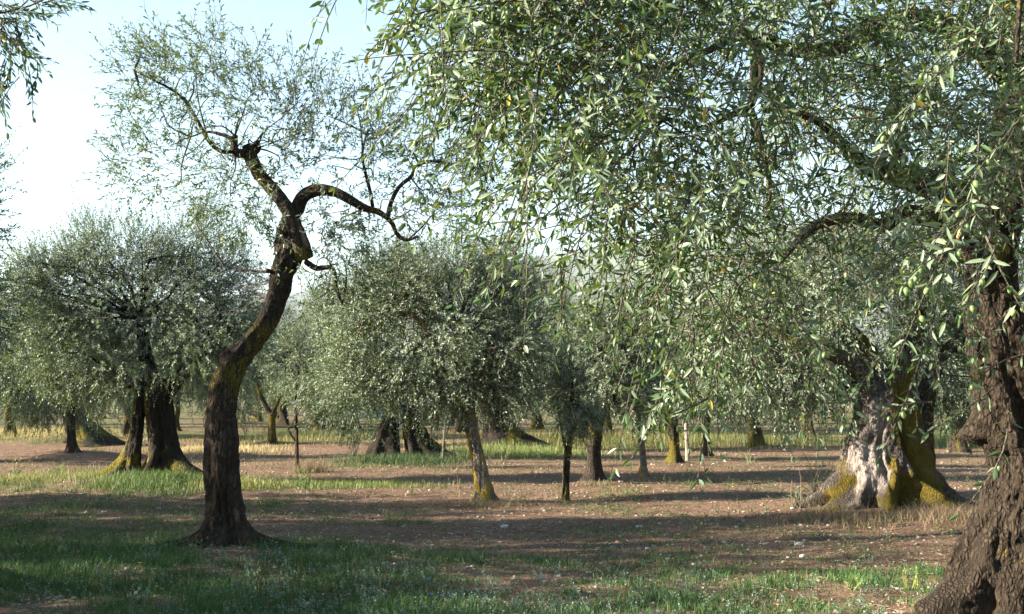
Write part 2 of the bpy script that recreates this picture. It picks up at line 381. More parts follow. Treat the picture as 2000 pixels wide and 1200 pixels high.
def crown_shoots(rng, lobes, n_leaves, K=9, ll=.060, lw=.0155, per=10, hang=.25, upright=.5, clump=.34, centre=None):
    """lobes: (centre, radii) ellipsoids; clumps of shoots gather in their outer half"""
    vol = np.array([np.prod(r) ** (2 / 3) for c, r in lobes]); vol /= vol.sum()
    nT = int(n_leaves / (K * 1.65)); P0, D0, CL = [], [], []
    cc = np.mean([c for c, r in lobes], 0) if centre is None else centre
    for (c, r), w in zip(lobes, vol):
        m = max(3, int(nT * w / (per * 7.0)))
        u = nrm(rng.normal(size=(m, 3))) * (rng.random((m, 1)) ** .38)
        cen = c + u * r * .92; CL.append(cen)
        k = rng.integers(0, m, int(nT * w))
        rad = clump * (.6 + .8 * rng.random(m))
        off = rng.normal(size=(len(k), 3)) * .55; p = cen[k] + off * rad[k][:, None]
        P0.append(p)
        out = nrm((p - cc) / np.array([1, 1, .8])) * .55 + nrm(off) * .55 + rng.normal(size=(len(k), 3)) * .35
        zz = ((p[:, 2] - c[2]) / r[2])[:, None]
        out = out + np.array([0, 0, 1.0]) * (upright * np.clip(zz + .35, -.3, 1.2))
        D0.append(nrm(out))
    p0, d0 = np.concatenate(P0), np.concatenate(D0)
    L = .15 + .21 * rng.random(len(p0)); zc = (p0[:, 2] - cc[2])
    L = L * (1 + .7 * (d0[:, 2] > .75) * rng.random(len(p0)))
    tall = (rng.random(len(p0)) < .045) & (zc > 0); L = np.where(tall, .45 + .35 * rng.random(len(p0)), L); d0 = np.where(tall[:, None], nrm(d0 + np.array([0, 0, 1.6])), d0)
    droop = hang * (.4 + rng.random(len(p0))) * np.clip(1 - zc * .55, .15, 2.0)
    lv, pos, tan = shoots(rng, p0, d0, L, K, droop, ll, lw)
    return lv, pos, np.concatenate(CL)
def crown_obj(name, parent, loc, rng, lv, pos, lod, leafm, stem_r=.0022, step=4):
    V, fs, c = leaf_mesh(rng, *lv, lod)
    sV, sq = stems(pos[:, ::step], np.full(len(pos), stem_r * 1.5), np.full(len(pos), stem_r * .7))
    nl = [len(f) for f in fs]
    faces = [fs[0]] + ([fs[1]] if len(fs) > 1 else []) + [sq + len(V)]
    mi = np.concatenate([np.zeros(sum(nl), int), np.ones(len(sq), int)])
    return obj(name, np.concatenate([V, sV]), faces, [leafm, B_TWIG], parent, np.concatenate([c, np.zeros((len(sV), 3))]), mi, False, loc, 'stuff')
def boughs(rng, parent, loc, m, tops, centres, r=.03, name='boughs'):
    """the thin boughs between a stem's head and the clumps of its crown"""
    mb = MB(); tops = np.asarray(tops)
    for c in centres:
        t = tops[np.argmin(np.linalg.norm(tops - c, axis=1) + rng.random(len(tops)) * .4)]
        v = c - t; mid = t + v * .5 + rng.normal(size=3) * .2 * np.linalg.norm(v) + np.array([0, 0, .10]) * np.linalg.norm(v)
        V, q, tr, col = limb([t, t + (mid - t) * .55 + rng.normal(size=3) * .04, mid, c], [r, r * .75, r * .5, r * .2], 9, 5, seed=int(rng.integers(9999)), flute=.1, rough=.05, moss=.12, cap=False)
        mb.add(V, q, tr, col)
    return mb.build(name, m, parent, loc, True, 'stuff')

def olive_tree(label, D, stems_px, crown_px, n_leaves, seed, bark, moss=.3, limbs_px=(), flare=(), lod=0, group='olive trees of the grove',
               ll=.062, lw=.0175, hang=.13, upright=.5, clump=.33, name='olive_tree', bough_r=.035, mound=None, rough=.05, bare=(), n_bough=40, mossfn=None, depth_r=None, sink=.10):
    rng = np.random.default_rng(seed); k = D / F
    b0 = stems_px[0][0]; base = P(b0[0], b0[1], D); base[2] = gz1(base[0], base[1])
    rt = root(name, base, label, 'tree', group)
    tops = []
    for i, st in enumerate(stems_px):
        pts = [P(p[0], p[1], D + (p[3] if len(p) > 3 else 0)) for p in st]; rad = [p[2] * k / 2 for p in st]
        pts[0] = pts[0].copy(); pts[0][2] = gz1(pts[0][0], pts[0][1]) - sink
        big = st[0][2] > 40 or D < 21
        hi = D < 17
        limb_obj('trunk', rt, base, bark, pts, rad, (220 if i == 0 else 90) if hi else 90 if big else 26, (180 if i == 0 else 60) if hi else 72 if big else 18, ridge=(.045, 9, 2.2) if hi and i == 0 else (.02, 12, 3) if big else None, seed=seed + i, moss=moss, rough=rough,
                 lobes=(flare[i] if i < len(flare) else ((20, rad[0] * .7, .16, .35), (150, rad[0] * .8, .15, .4), (-80, rad[0] * .6, .14, .4), (-140, rad[0] * .5, .14, .4), (80, rad[0] * .6, .14, .4))), bare=bare, mossfn=mossfn, sink=sink, mscale=7.0 if bark is B_LICHEN else 4.5 if bark is B_PALE else 2.3)
        tops.append(pts[-1])
    for i, st in enumerate(limbs_px):
        pts = [P(p[0], p[1], D + (p[3] if len(p) > 3 else 0)) for p in st]; rad = [p[2] * k / 2 for p in st]
        limb_obj('limb', rt, base, bark, pts, rad, 22, 12, seed=seed + 50 + i, moss=moss, rough=.06); tops.append(pts[-1])
    lobes = []
    for c in crown_px:
        cen = P(c[0], c[1], D + (c[4] if len(c) > 4 else 0)); ry = depth_r if depth_r else (c[2] + c[3]) / 2 * k * 1.05
        lobes.append((cen, np.array([c[2] * k, ry, c[3] * k])))
    lv, pos, cl = crown_shoots(rng, lobes, n_leaves, ll=ll, lw=lw, hang=hang, upright=upright, clump=clump)
    crown_obj('crown', rt, base, rng, lv, pos, lod, M_LEAF_FAR)
    boughs(rng, rt, base, bark, tops, cl[rng.permutation(len(cl))[:n_bough]], bough_r)
    return rt
def copy_tree(src, loc, rz, sc, label, group):
    r = src.copy(); COL.objects.link(r); r.location = loc; r.rotation_euler = (0, 0, rz); r.scale = (sc, sc, sc)
    r['label'] = label; r['group'] = group
    for ch in src.children:
        c = ch.copy(); COL.objects.link(c); c.parent = r
    return r

#SECTIONS
# ------------------------------------------------------------------ ground, hills
for (px, py, r, h) in ((140, 893, 1.3, .20), (530, 870, 1.0, .14), (290, 945, 1.5, .12), (1720, 1003, 1.7, .10), (430, 1068, .9, .06), (1382, 897, .8, .10), (1318, 914, .7, .08),
                       (165, 868, 1.8, .30), (800, 897, 1.8, .15), (985, 882, 2.0, .2), (945, 984, .7, .05), (1160, 944, .6, .06)):
    g = G(px, py); MOUNDS.append((g[0], g[1], r, h))
def build_ground():
    ys = [-60, -40, -25, -15, -8, -3, 0, 2, 3.5, 4.6, 5.4]
    y = 6.0
    while y < 62: ys.append(y); y *= 1.0125
    while y < 4600: ys.append(y); y *= 1.07
    ys = np.array(ys); u = np.linspace(-1, 1, 261)
    half = np.maximum(.5 * np.abs(ys), 2) + 3
    X = u[None] * half[:, None]
    ex = np.array([1.12, 1.3, 1.6, 2.2, 3.2, 5, 9, 18, 45, 150]); ex = ex[None] * half[:, None]; ex = np.minimum(ex, 4800 + ex * .01)
    X = np.concatenate([-ex[:, ::-1], X, ex], 1); Y = np.repeat(ys[:, None], X.shape[1], 1)
    Z = gz(X, Y)
    ga = grass_amount(X, Y); straw = np.clip((fbm(xy3(X, Y, .22), 77, 3) - .42) * 3, 0, 1) * np.clip((Y - 24) / 12, 0, 1)
    c = np.stack([ga, straw, np.zeros_like(ga)], -1)
    r_, c_ = X.shape; idx = np.arange(r_ * c_).reshape(r_, c_)
    q = np.stack([idx[:-1, :-1], idx[:-1, 1:], idx[1:, 1:], idx[1:, :-1]], -1).reshape(-1, 4)
    o = obj('ground', np.stack([X, Y, Z], -1).reshape(-1, 3), [q], M_SOIL, None, c.reshape(-1, 3), None, True, None, 'structure')
    tag(o, 'reddish stony soil of the grove with worn turf', 'ground')
build_ground()
def build_hills():
    m, nt, b, N, L = mat('wooded_hillside'); tc = N('ShaderNodeTexCoord')
    L(mixc(N, L, ramp(N, L, noise(N, L, .012, 6, tc.outputs['Object'], .65), .35, .65), (0.035, 0.050, 0.025), (0.11, 0.115, 0.06)), b.inputs['Base Color']); b.inputs['Roughness'].default_value = 1
    px = np.array([-900, -200, 0, 300, 600, 900, 1100, 1200, 1330, 1500, 1800, 2200, 3000]); py = np.array([600, 575, 580, 585, 565, 530, 500, 480, 452, 430, 440, 480, 560])
    a = np.linspace(-900, 3000, 240); hp = np.interp(a, px, py); d = np.linspace(0, 1, 40)
    A, Dd = np.meshgrid(a, d, indexing='ij'); dep = 2300 + 2000 * Dd
    Zr = (770 - np.repeat(hp[:, None], 40, 1)) / F * 3300
    prof = np.where(Dd < .5, np.sin(Dd * pi), np.sin(Dd * pi) ** .7)
    X = (A - 1000) / F * (2600 + .35 * (dep - 2300)); nz = fbm(np.stack([X, dep, X * 0], -1) * .0022, 3, 5)
    Z = Zr * prof * (.82 + .36 * nz) - 4
    idx = np.arange(240 * 40).reshape(240, 40); q = np.stack([idx[:-1, :-1], idx[1:, :-1], idx[1:, 1:], idx[:-1, 1:]], -1).reshape(-1, 4)
    tag(obj('hills', np.stack([X, dep, Z], -1).reshape(-1, 3), [q], m, None, None, None, True, None, 'structure'), 'wooded hills fading blue far behind the grove', 'hills')
build_hills()
def build_haze():
    m = bpy.data.materials.new('air'); m.use_nodes = True; nt = m.node_tree; nt.nodes.remove(nt.nodes['Principled BSDF'])
    v = nt.nodes.new('ShaderNodeVolumePrincipled'); v.inputs['Color'].default_value = (.72, .86, 1, 1); v.inputs['Density'].default_value = HAZE; v.inputs['Anisotropy'].default_value = .2
    nt.links.new(v.outputs[0], nt.nodes['Material Output'].inputs['Volume'])
    x0, x1, y0, y1, z0, z1 = -5400, 5400, -600, 5400, -8, 640
    V = [(x, y, z) for z in (z0, z1) for y in (y0, y1) for x in (x0, x1)]
    tag(obj('haze', V, [np.array([[0, 2, 3, 1], [4, 5, 7, 6], [0, 1, 5, 4], [2, 6, 7, 3], [0, 4, 6, 2], [1, 3, 7, 5]])], m, None, None, None, False, None, 'stuff'), 'thin bluish haze filling the air over the grove', 'haze')
HAZE = 0.00010
build_haze()

# ------------------------------------------------------------------ the leaning tree, standing alone in the turf
def leaning_tree():
    rng = np.random.default_rng(11); D = 12.8; k = D / F
    base = P(434, 1072, D); base[2] = gz1(base[0], base[1])
    rt = root('olive_tree', base, 'leaning olive tree with a bare crooked trunk and sparse airy crown in the turf', 'tree')
    def pth(l): return [P(p[0], p[1], D + (p[3] if len(p) > 3 else 0)) for p in l], [p[2] * k / 2 for p in l]
    a, r = pth([(440, 1085, 78), (440, 1040, 72), (438, 990, 68), (435, 930, 66), (434, 870, 64), (434, 810, 58), (442, 760, 54), (462, 710, 47), (492, 668, 43), (522, 628, 39), (538, 580, 37), (550, 535, 42), (566, 500, 54), (573, 474, 38), (574, 462, 22)])
    a[0][2] = base[2] - .16
    def moss(V, th, s, pn): return -.06 + (pn - .5) * 2.0 + .35 * np.exp(-((th - radians(255)) / .6) ** 2) * np.exp(-s / .22) + .13 * np.clip(s - 1.2, 0, 1)
    limb_obj('trunk', rt, base, B_DARK, a, r, 300, 110, seed=3, flute=.08, rough=.075, mossfn=moss, sink=.14, ridge=(.014, 16, 4),
             lobes=((184, .50, .075, .16), (176, .12, .25, .4), (-3, .52, .07, .15), (0, .12, .28, .4), (-75, .22, .13, .22), (-116, .32, .12, .18), (-150, .42, .08, .14), (-30, .34, .12, .16), (90, .4, .12, .4),
                    (-104, -.075, .45, .20, .62), (-58, -.05, .35, .15, .5), (-150, .035, .25, .5, 1.85), (30, .035, .2, .6, 2.9), (200, .05, .12, .5, 2.05)),
             bare=((-118, .13, .98, .16, .75), (-112, .08, .72, .2, .5), (-40, .1, .45, .1, .5)))
    L = [  # the two crooked heads and what grows on them
        [(592, 505, 44), (584, 470, 36, -.06), (574, 440, 30, -.08), (558, 405, 28, -.06), (532, 370, 27), (505, 338, 26, .05), (490, 305, 28, .08), (487, 285, 30, .08)],
        [(556, 508, 40, .06), (553, 470, 34, .1), (560, 440, 30, .1), (580, 410, 30, .06), (594, 383, 28, .02), (622, 372, 24, -.05), (655, 376, 21, -.1), (685, 391, 19, -.1), (712, 407, 17, -.05), (738, 414, 13), (762, 432, 11, .05), (778, 460, 9, .05), (796, 469, 7, .02), (817, 462, 6)],
        [(598, 512, 14), (618, 524, 12, -.06), (644, 522, 9, -.1), (655, 540, 8, -.12), (656, 562, 8, -.1), (668, 594, 5, -.08)],
        [(757, 425, 10), (764, 395, 9, -.05), (780, 365, 8, -.08), (802, 346, 8, -.1), (818, 322, 7, -.05), (845, 315, 6), (890, 322, 4, .05)],
        [(728, 404, 8), (722, 370, 7, .05), (712, 330, 6, .08), (708, 300, 5, .1), (716, 262, 3, .1)],
        [(487, 300, 20, .08), (468, 300, 20, .02), (458, 292, 17), (459, 265, 13, .02)],
        [(492, 300, 17, .08), (503, 290, 15, .1), (500, 277, 12, .1)],
        [(462, 296, 9), (432, 296, 9, -.1), (408, 276, 8, -.15), (388, 240, 7, -.2), (366, 204, 6, -.2), (340, 178, 5, -.25), (300, 157, 4, -.3), (262, 138, 3, -.3)],
        [(456, 272, 8), (430, 262, 7, .1), (402, 258, 5, .2), (372, 268, 3, .3)],
        [(540, 534, 9), (520, 528, 8, -.1)],
        [(536, 532, 6), (500, 530, 5, .1), (462, 525, 4, .15), (436, 518, 3, .15)],
    ]
    tops = []
    for i, l in enumerate(L):
        a, r = pth(l); n = 14 * len(l); fat = l[0][2] > 12
        bare = ((-35, .5, .2, .12, .9),) if i == 0 else (((100, .8, 1.05, .2, .6),) if i == 1 else ())
        limb_obj('limb', rt, base, B_DARK, a, r, n if fat else len(l) * 5, 28 if fat else 9, seed=80 + i, flute=.07, rough=.10 if fat else .09, ridge=(.008, 22, 5) if fat else None, moss=.05 if fat else .05, bare=bare)
        tops += a[len(a) // 2:]
    # dead tangle on the shaded side of the trunk
    dp, dr = [], []
    for _ in range(26):
        s0 = P(530 + rng.normal() * 12, 545 + rng.random() * 60, D + .1); d = nrm(np.array([-1, rng.normal() * .5, rng.normal() * .6]))
        n = 9; pts = s0 + d * np.linspace(0, .25 + rng.random() * .45, n)[:, None]; pts = pts + np.cumsum(rng.normal(size=(n, 3)) * .016, 0); dp.append(pts)
    V, q = stems(np.array(dp), np.full(26, .005), np.full(26, .0015)); obj('dead_twigs', V, [q], B_TWIG, rt, np.tile([[0, 1, 0]], (len(V), 1)), None, False, base, 'stuff')
    cl = [(255, 135, .16), (300, 150, .25), (330, 120, .22), (290, 100, .14), (385, 120, .26), (410, 80, .14), (440, 130, .24), (360, 180, .28), (290, 205, .2), (250, 210, .12), (330, 250, .28), (280, 285, .2), (240, 310, .15),
          (300, 330, .22), (250, 360, .14), (360, 320, .28), (400, 220, .28), (430, 180, .24), (470, 210, .28), (520, 190, .28), (500, 130, .18), (560, 210, .26), (600, 180, .2), (560, 150, .16), (540, 270, .26), (600, 260, .26), (580, 310, .26), (640, 230, .24), (620, 300, .2),
          (660, 200, .16), (710, 200, .2), (745, 240, .16), (700, 260, .22), (730, 300, .24), (690, 320, .2), (760, 300, .2), (800, 290, .22), (840, 300, .24), (870, 330, .26), (910, 320, .24), (940, 350, .18), (830, 360, .24), (790, 400, .22), (840, 430, .22), (880, 400, .2),
          (700, 410, .22), (660, 440, .22), (720, 460, .2), (640, 480, .2), (620, 420, .18), (690, 500, .14), (420, 350, .24), (450, 400, .22), (390, 400, .16), (510, 400, .22), (470, 440, .16), (640, 560, .2), (610, 590, .22), (680, 540, .16), (700, 570, .16), (430, 300, .22), (470, 330, .2), (540, 330, .2), (520, 440, .16)]
    p0, d0 = [], []
    for (px, py, r) in cl:
        m = int(8 + r * 62); c = P(px, py, D + rng.normal() * .45)
        off = rng.normal(size=(m, 3)) * np.array([.8, 1.3, .8]) * r * .62; p0.append(c + off)
        out = np.array([(px - 560) / 500, rng.normal() * .2, .55 if py < 330 else .05]) ; d0.append(nrm(out + nrm(off) * .6 + rng.normal(size=(m, 3)) * .4))
    for (px, py) in ((285, 75), (300, 95), (325, 65), (385, 70), (408, 45), (412, 60), (450, 90), (365, 90), (490, 120), (570, 130), (640, 160), (700, 150), (760, 190), (515, 120), (610, 150)):   # tall water shoots
        p0.append(P(px, py + 60, D + rng.normal() * .3)[None] + rng.normal(size=(2, 3)) * .04); d0.append(nrm(np.array([[.02, 0, 1]] * 2) + rng.normal(size=(2, 3)) * .1))
    p0, d0 = np.concatenate(p0), np.concatenate(d0); n = len(p0)
    lv, pos, tan = shoots(rng, p0, d0, .22 + .26 * rng.random(n), 9, .16 * rng.random(n), .066, .0165)
    crown_obj('crown', rt, base, rng, lv, pos, 1, M_LEAF_FAR, .0024, 2)
    cc = np.array([P(c[0], c[1], D + rng.normal() * .3) for c in cl]); boughs(rng, rt, base, B_TWIG, tops, cc, .011)
leaning_tree()

# ------------------------------------------------------------------ the ancient tree beside the camera, drooping across the view
def near_tree():
    rng = np.random.default_rng(5); D = 8.2; k = D / F
    base = P(1975, 1235, D); base[2] = gz1(base[0], base[1])
    rt = root('olive_tree', base, 'nearest ancient olive tree with rugged trunk, its fruiting branches drooping across the view', 'tree')
    def pth(l): return [P(p[0], p[1], p[3]) for p in l], [p[2] * p[3] / F / 2 for p in l]
    a, r = pth([(1975, 1265, 200, 8.2), (1975, 1190, 195, 8.2), (1976, 1100, 190, 8.2), (1986, 1020, 156, 8.2), (2000, 950, 142, 8.2), (2006, 890, 150, 8.2), (1998, 830, 172, 8.2), (1980, 770, 158, 8.2), (1962, 700, 132, 8.2), (1944, 620, 112, 8.2), (1938, 520, 98, 8.15), (1950, 420, 90, 8.1), (1970, 300, 84, 8.1), (1984, 170, 80, 8.1), (1996, 30, 76, 8.2), (2005, -150, 80, 8.4)])
    a[0][2] = base[2] - .2
    def moss(V, th, s, pn): return .10 + (pn - .5) * 1.9
    limb_obj('trunk', rt, base, B_OCHRE, a, r, 440, 230, seed=21, ridge=(.034, 11, 4.0), flute=.085, rough=.07, mossfn=moss, sink=.16,
             lobes=((-172, .55, .22, .28), (-150, .25, .3, .25), (-100, .22, .25, .4), (-30, .3, .3, .35), (60, .5, .25, .4), (150, .4, .25, .4), (-168, .10, .10, .35, .42), (-40, -.16, .5, .20, .45), (-176, .16, .13, .5, 1.60), (-60, .12, .2, .5, 1.25), (-150, -.04, .2, .5, 1.2), (-95, -.07, .2, .3, 1.62), (-62, -.12, .6, .16, .3), (-20, -.1, .5, .2, 1.5), (-110, -.03, .4, .15, 1.7)), ks=(3, 5, 7, 11))
    a, r = pth([(2085, 1250, 190, 8.4), (2080, 1100, 150, 8.4), (2075, 980, 130, 8.4), (2095, 800, 120, 8.5), (2150, 600, 110, 8.6), (2200, 400, 100, 8.8), (2230, 150, 80, 9.0)]); a[0][2] = base[2] - .1
    limb_obj('trunk', rt, base, B_OCHRE, a, r, 120, 60, seed=22, flute=.1, rough=.07, moss=.2)
    L = [[(1925, 500, 90, 8.0), (1885, 410, 74, 7.8), (1835, 368, 60, 7.5), (1780, 352, 48, 7.2), (1728, 336, 40, 6.9), (1690, 322, 32, 6.6), (1650, 285, 22, 6.4), (1600, 240, 16, 6.1), (1540, 215, 12, 5.8)],
         [(1748, 345, 24, 7.0), (1752, 300, 22, 7.0), (1745, 240, 18, 6.9), (1748, 180, 14, 6.8), (1735, 90, 9, 6.6)],
         [(1890, 430, 60, 7.9), (1830, 425, 42, 7.6), (1760, 418, 34, 7.2), (1725, 440, 28, 7.0), (1660, 425, 22, 6.7), (1595, 440, 20, 6.4), (1560, 470, 16, 6.2), (1528, 508, 9, 6.1)],
         [(1965, 130, 70, 8.0), (1870, 60, 50, 7.5), (1760, 40, 42, 7.0), (1640, 90, 34, 6.5), (1560, 100, 28, 6.2), (1490, 78, 28, 6.0), (1440, 72, 20, 5.8), (1380, 100, 14, 5.5), (1300, 130, 10, 5.2), (1200, 120, 7, 4.8)],
         [(1472, 80, 18, 6.0), (1474, 130, 18, 6.0), (1470, 190, 17, 6.0), (1466, 215, 15, 6.0), (1480, 255, 15, 6.0), (1492, 310, 13, 6.0), (1502, 360, 10, 6.0), (1500, 430, 7, 6.0)],
         [(1478, 80, 10, 5.98), (1486, 130, 10, 5.98), (1482, 180, 9, 5.98)],
         [(1468, 215, 13, 6.0), (1430, 225, 12, 5.8), (1370, 250, 10, 5.6), (1320, 236, 9, 5.4), (1270, 232, 10, 5.2), (1225, 255, 5, 5.1)],
         [(1990, 0, 70, 8.2), (1860, -90, 50, 7.0), (1700, -120, 40, 6.0), (1500, -110, 30, 5.2), (1300, -80, 22, 4.7), (1120, -40, 14, 4.4), (980, 10, 8, 4.2)],
         [(1930, 560, 44, 7.9), (1890, 470, 36, 7.6), (1870, 440, 30, 7.4), (1840, 500, 14, 7.2), (1800, 560, 8, 7.1)],
         [(2010, -120, 60, 8.3), (2060, -260, 46, 7.0), (2080, -300, 34, 5.0), (2040, -200, 24, 3.6), (2000, -60, 14, 2.9), (1985, 120, 8, 2.7)]]
    L = [[(p[0], p[1], p[2], p[3] - .3 * min(1, max(0, (1900 - p[0]) / 200))) for p in l] for l in L]
    tops = []
    for i, l in enumerate(L):
        a, r = pth(l); limb_obj('limb', rt, base, B_OCHRE, a, r, 12 * len(l), 26 if l[0][2] > 30 else 14, seed=120 + i, flute=.08, rough=.085, moss=.22); tops += list(catmull(a, 20)[5:])
    # where the drooping shoots reach to, along the view
    bx = np.array([700, 800, 850, 900, 950, 1000, 1050, 1100, 1150, 1200, 1250, 1300, 1400, 1500, 1600, 1700, 1800, 1850, 1900, 2000, 2100])
    by = np.array([-90, 10, 110, 215, 330, 430, 460, 490, 560, 530, 660, 740, 770, 730, 720, 740, 715, 660, 520, 520, 520])
    def dens(px, py):
        d = np.ones_like(px) * .84 - .03 * (px > 1330)
        d = d - .75 * np.exp(-((px - 1085) / 60) ** 2 - ((py - 350) / 55) ** 2) - .6 * np.exp(-((px - 1570) / 75) ** 2 - ((py - 375) / 60) ** 2) - .75 * np.exp(-((px - 1210) / 80) ** 2 - ((py - 490) / 75) ** 2)
        d = d - .35 * np.exp(-((px - 1830) / 60) ** 2 - ((py - 120) / 60) ** 2) - .4 * np.exp(-((px - 1640) / 60) ** 2 - ((py - 200) / 45) ** 2) - .45 * np.exp(-((px - 1350) / 50) ** 2 - ((py - 330) / 80) ** 2) - .4 * np.exp(-((px - 1400) / 110) ** 2 - ((py - 170) / 50) ** 2)
        d = d - .30 * (py > 470) * (px > 1420) - .22 * (py > 620) - .22 * ((px > 1640) & (py > 350)) - .12 * ((px > 1820) & (py > 450)) - .35 * np.clip((1000 - px) / 150, 0, 1)
        d = d + (fbm(np.stack([px / 95, py / 95, px * 0], -1), 55, 2) - .5) * 2.0
        return np.clip(d, 0, 1.25)
    n = 6900
    px = 740 + rng.random(n) * 1320; py = -160 + rng.random(n) * 1040; dep = 3.5 + 3.4 * rng.random(n) ** 1.1
    dep = np.where(px < 1380, 3.6 + 1.5 * rng.random(n), 3.9 + 3.4 * rng.random(n)); L_ = .20 + .40 * rng.random(n)
    low = np.interp(px, bx, by); ok = (py < low) & (rng.random(n) < dens(px, py) * .46)
    px, py, dep, L_, low = px[ok], py[ok], dep[ok], L_[ok], low[ok]; n = len(px)
    p0 = np.array([P(a_, b_, c_) for a_, b_, c_ in zip(px, py, dep)]); p0[:, 2] += L_ * .75
    fr = np.clip(1 - (low - py) / 190, 0, 1)[:, None]                     # the fringe hangs, the rest spreads
    d0 = nrm(rng.normal(size=(n, 3)) * np.array([.75, .6, .45]) + np.array([-.28, -.12, -.10]) * (1 - fr) + np.array([-.15, -.1, -.75]) * fr)
    p0[:, 2] -= (L_ * .75) * (1 - fr[:, 0]) * .7
    lv1, pos1, _ = shoots(rng, p0, d0, L_, 12, .12 + .38 * rng.random(n) + .25 * fr[:, 0], .061, .0136, .004, .06, 1.25, .03, .6)
    # sprays at the crown's rim and close to the lens
    sp = [(775, 60, 4.3, -1, -.35), (800, 85, 4.3, -1, -.1), (790, 20, 4.3, -.8, .1), (830, 100, 4.2, -.6, -.7), (850, 160, 4.2, -.4, -.9), (840, 210, 4.3, -.5, -.9), (870, 70, 4.2, -.8, -.5), (905, 250, 4.2, -.2, -1), (930, 395, 4.3, -1, -.2), (950, 330, 4.1, -.3, -.9),
          (1075, 600, 4.0, .1, -1), (1160, 610, 4.1, .2, -1), (1290, 760, 3.9, -.6, -.6), (1300, 800, 3.9, -.8, -.4), (1270, 700, 3.9, -.5, -.8), (1330, 720, 3.9, 0, -1), (1420, 730, 3.8, .1, -1), (1660, 770, 3.9, .3, -.8), (1730, 750, 3.9, -.3, -.8), (1760, 800, 3.9, -.8, -.3), (1600, 740, 3.9, .3, -.7)]
    p2 = np.array([P(a_, b_, c_) for a_, b_, c_, _, _ in sp for _ in range(2)]) + rng.normal(size=(2 * len(sp), 3)) * .04
    d2 = nrm(np.array([(a_, -.1, b_) for _, _, _, a_, b_ in sp for _ in range(2)]) + rng.normal(size=(2 * len(sp), 3)) * .15); p2 -= d2 * .15
    lv2, pos2, _ = shoots(rng, p2, d2, .18 + .16 * rng.random(len(p2)), 10, .12 + .2 * rng.random(len(p2)), .062, .0128, .01, .1, 1.1, .05, .5)
    m = 40; near = [(1800 + 260 * rng.random(), 120 + 760 * rng.random() ** 1.1, 2.7 + 1.3 * rng.random()) for _ in range(m)]
    near = [q_ for q_ in near if q_[0] > 1850 + 60 * (q_[1] > 560)]
    p3 = np.array([P(*q_) for q_ in near]); m = len(p3); p3[:, 2] += .1
    d3 = nrm(rng.normal(size=(m, 3)) * np.array([.7, .5, .4]) + np.array([-.35, 0, -.5])); lv3, pos3, _ = shoots(rng, p3, d3, .16 + .18 * rng.random(m), 8, .25 + .3 * rng.random(m), .060, .0122, .02, .1, 1.15, .05, .5)
    # the rest of the crown, above and beside the frame
    lob = [(np.array([2.6, 6.8, 4.6]), np.array([2.2, 2.2, 1.0])), (np.array([4.6, 8.0, 3.8]), np.array([1.6, 1.8, 1.4])), (np.array([3.6, 9.6, 4.0]), np.array([1.6, 1.4, 1.2])), (np.array([1.6, 5.2, 4.3]), np.array([1.2, 1.2, .5])), (np.array([5.4, 9.4, 3.9]), np.array([1.5, 1.6, 1.3])), (np.array([5.6, 7.4, 3.2]), np.array([1.2, 1.4, 1.1]))]
    lv4, pos4, cl4 = crown_shoots(rng, lob, 30000, ll=.075, lw=.019)
    n5 = 9000; ax = 960 + 1120 * rng.random(n5); ay = -170 + 900 * rng.random(n5); ad = 6.3 + 3.2 * rng.random(n5)
    ok = (ay < np.interp(ax, bx, by) - 60 - 120 * (ax < 1150)) & (rng.random(n5) < dens(ax, ay) * .16); ax, ay, ad = ax[ok], ay[ok], ad[ok]; n5 = len(ax)
    p5 = np.array([P(*t_) for t_ in zip(ax, ay, ad)]); d5 = nrm(rng.normal(size=(n5, 3)) * .6 + np.array([-.1, 0, -.25]) + np.array([0, 0, .6]) * (ay < 150)[:, None])
    lv5, pos5, _ = shoots(rng, p5, d5, .22 + .3 * rng.random(n5), 10, .25 + .4 * rng.random(n5), .058, .0135, .008, .05, 1.15, .08, .5)
    lv4 = tuple(np.concatenate([lv4[i], lv5[i]]) for i in range(6))
    A = [np.concatenate([lv1[i], lv2[i], lv3[i]]) for i in range(6)]
    qx, qy, qd = proj(A[0] + A[1] * A[3][:, None] * .5); size = A[3] / qd * np.sqrt(np.clip(1 - (A[1][:, 1]) ** 2, .05, 1))
    size = np.where((qx > 8) & (qx < 1992) & (qy > 8) & (qy < 1192), size, 0); pick = np.argsort(-size)[:300]
    rest = np.ones(len(size), bool); rest[pick] = False
    hi = leaf_mesh(rng, *[a_[rest] for a_ in A], 1); lo = leaf_mesh(rng, *lv4, 0)
    allpos = np.concatenate([pos1, pos2[:, [0, 1, 2, 3, 4, 5, 6, 7, 8, 9, 9, 9]], pos3[:, [0, 1, 2, 3, 4, 5, 6, 7, 7, 7, 7, 7]]])
    sV, sq = stems(pos1, np.full(len(pos1), .0030), np.full(len(pos1), .0014), 4); s2, q2 = stems(pos2, np.full(len(pos2), .0036), np.full(len(pos2), .0016), 4); s3, q3 = stems(pos3, np.full(len(pos3), .0028), np.full(len(pos3), .0012), 5)
    s5, q5 = stems(pos5[:, ::3], np.full(n5, .0036), np.full(n5, .0018), 3)
    V = [hi[0], lo[0], sV, s2, s3, s5]; o_ = np.cumsum([0] + [len(v) for v in V]); faces = [hi[1][0], hi[1][1], lo[1][0] + o_[1], sq + o_[2], q2 + o_[3], q3 + o_[4], q5 + o_[5]]
    mi = np.concatenate([np.zeros(sum(len(f) for f in faces[:3]), int), np.ones(sum(len(f) for f in faces[3:]), int)])
    obj('crown', np.concatenate(V), faces, [M_LEAF, B_TWIG], rt, np.concatenate([hi[2], lo[2], np.zeros((o_[6] - o_[2], 3))]), mi, False, base, 'stuff')
    # the leaves that show largest, each a blade of its own
    var = []
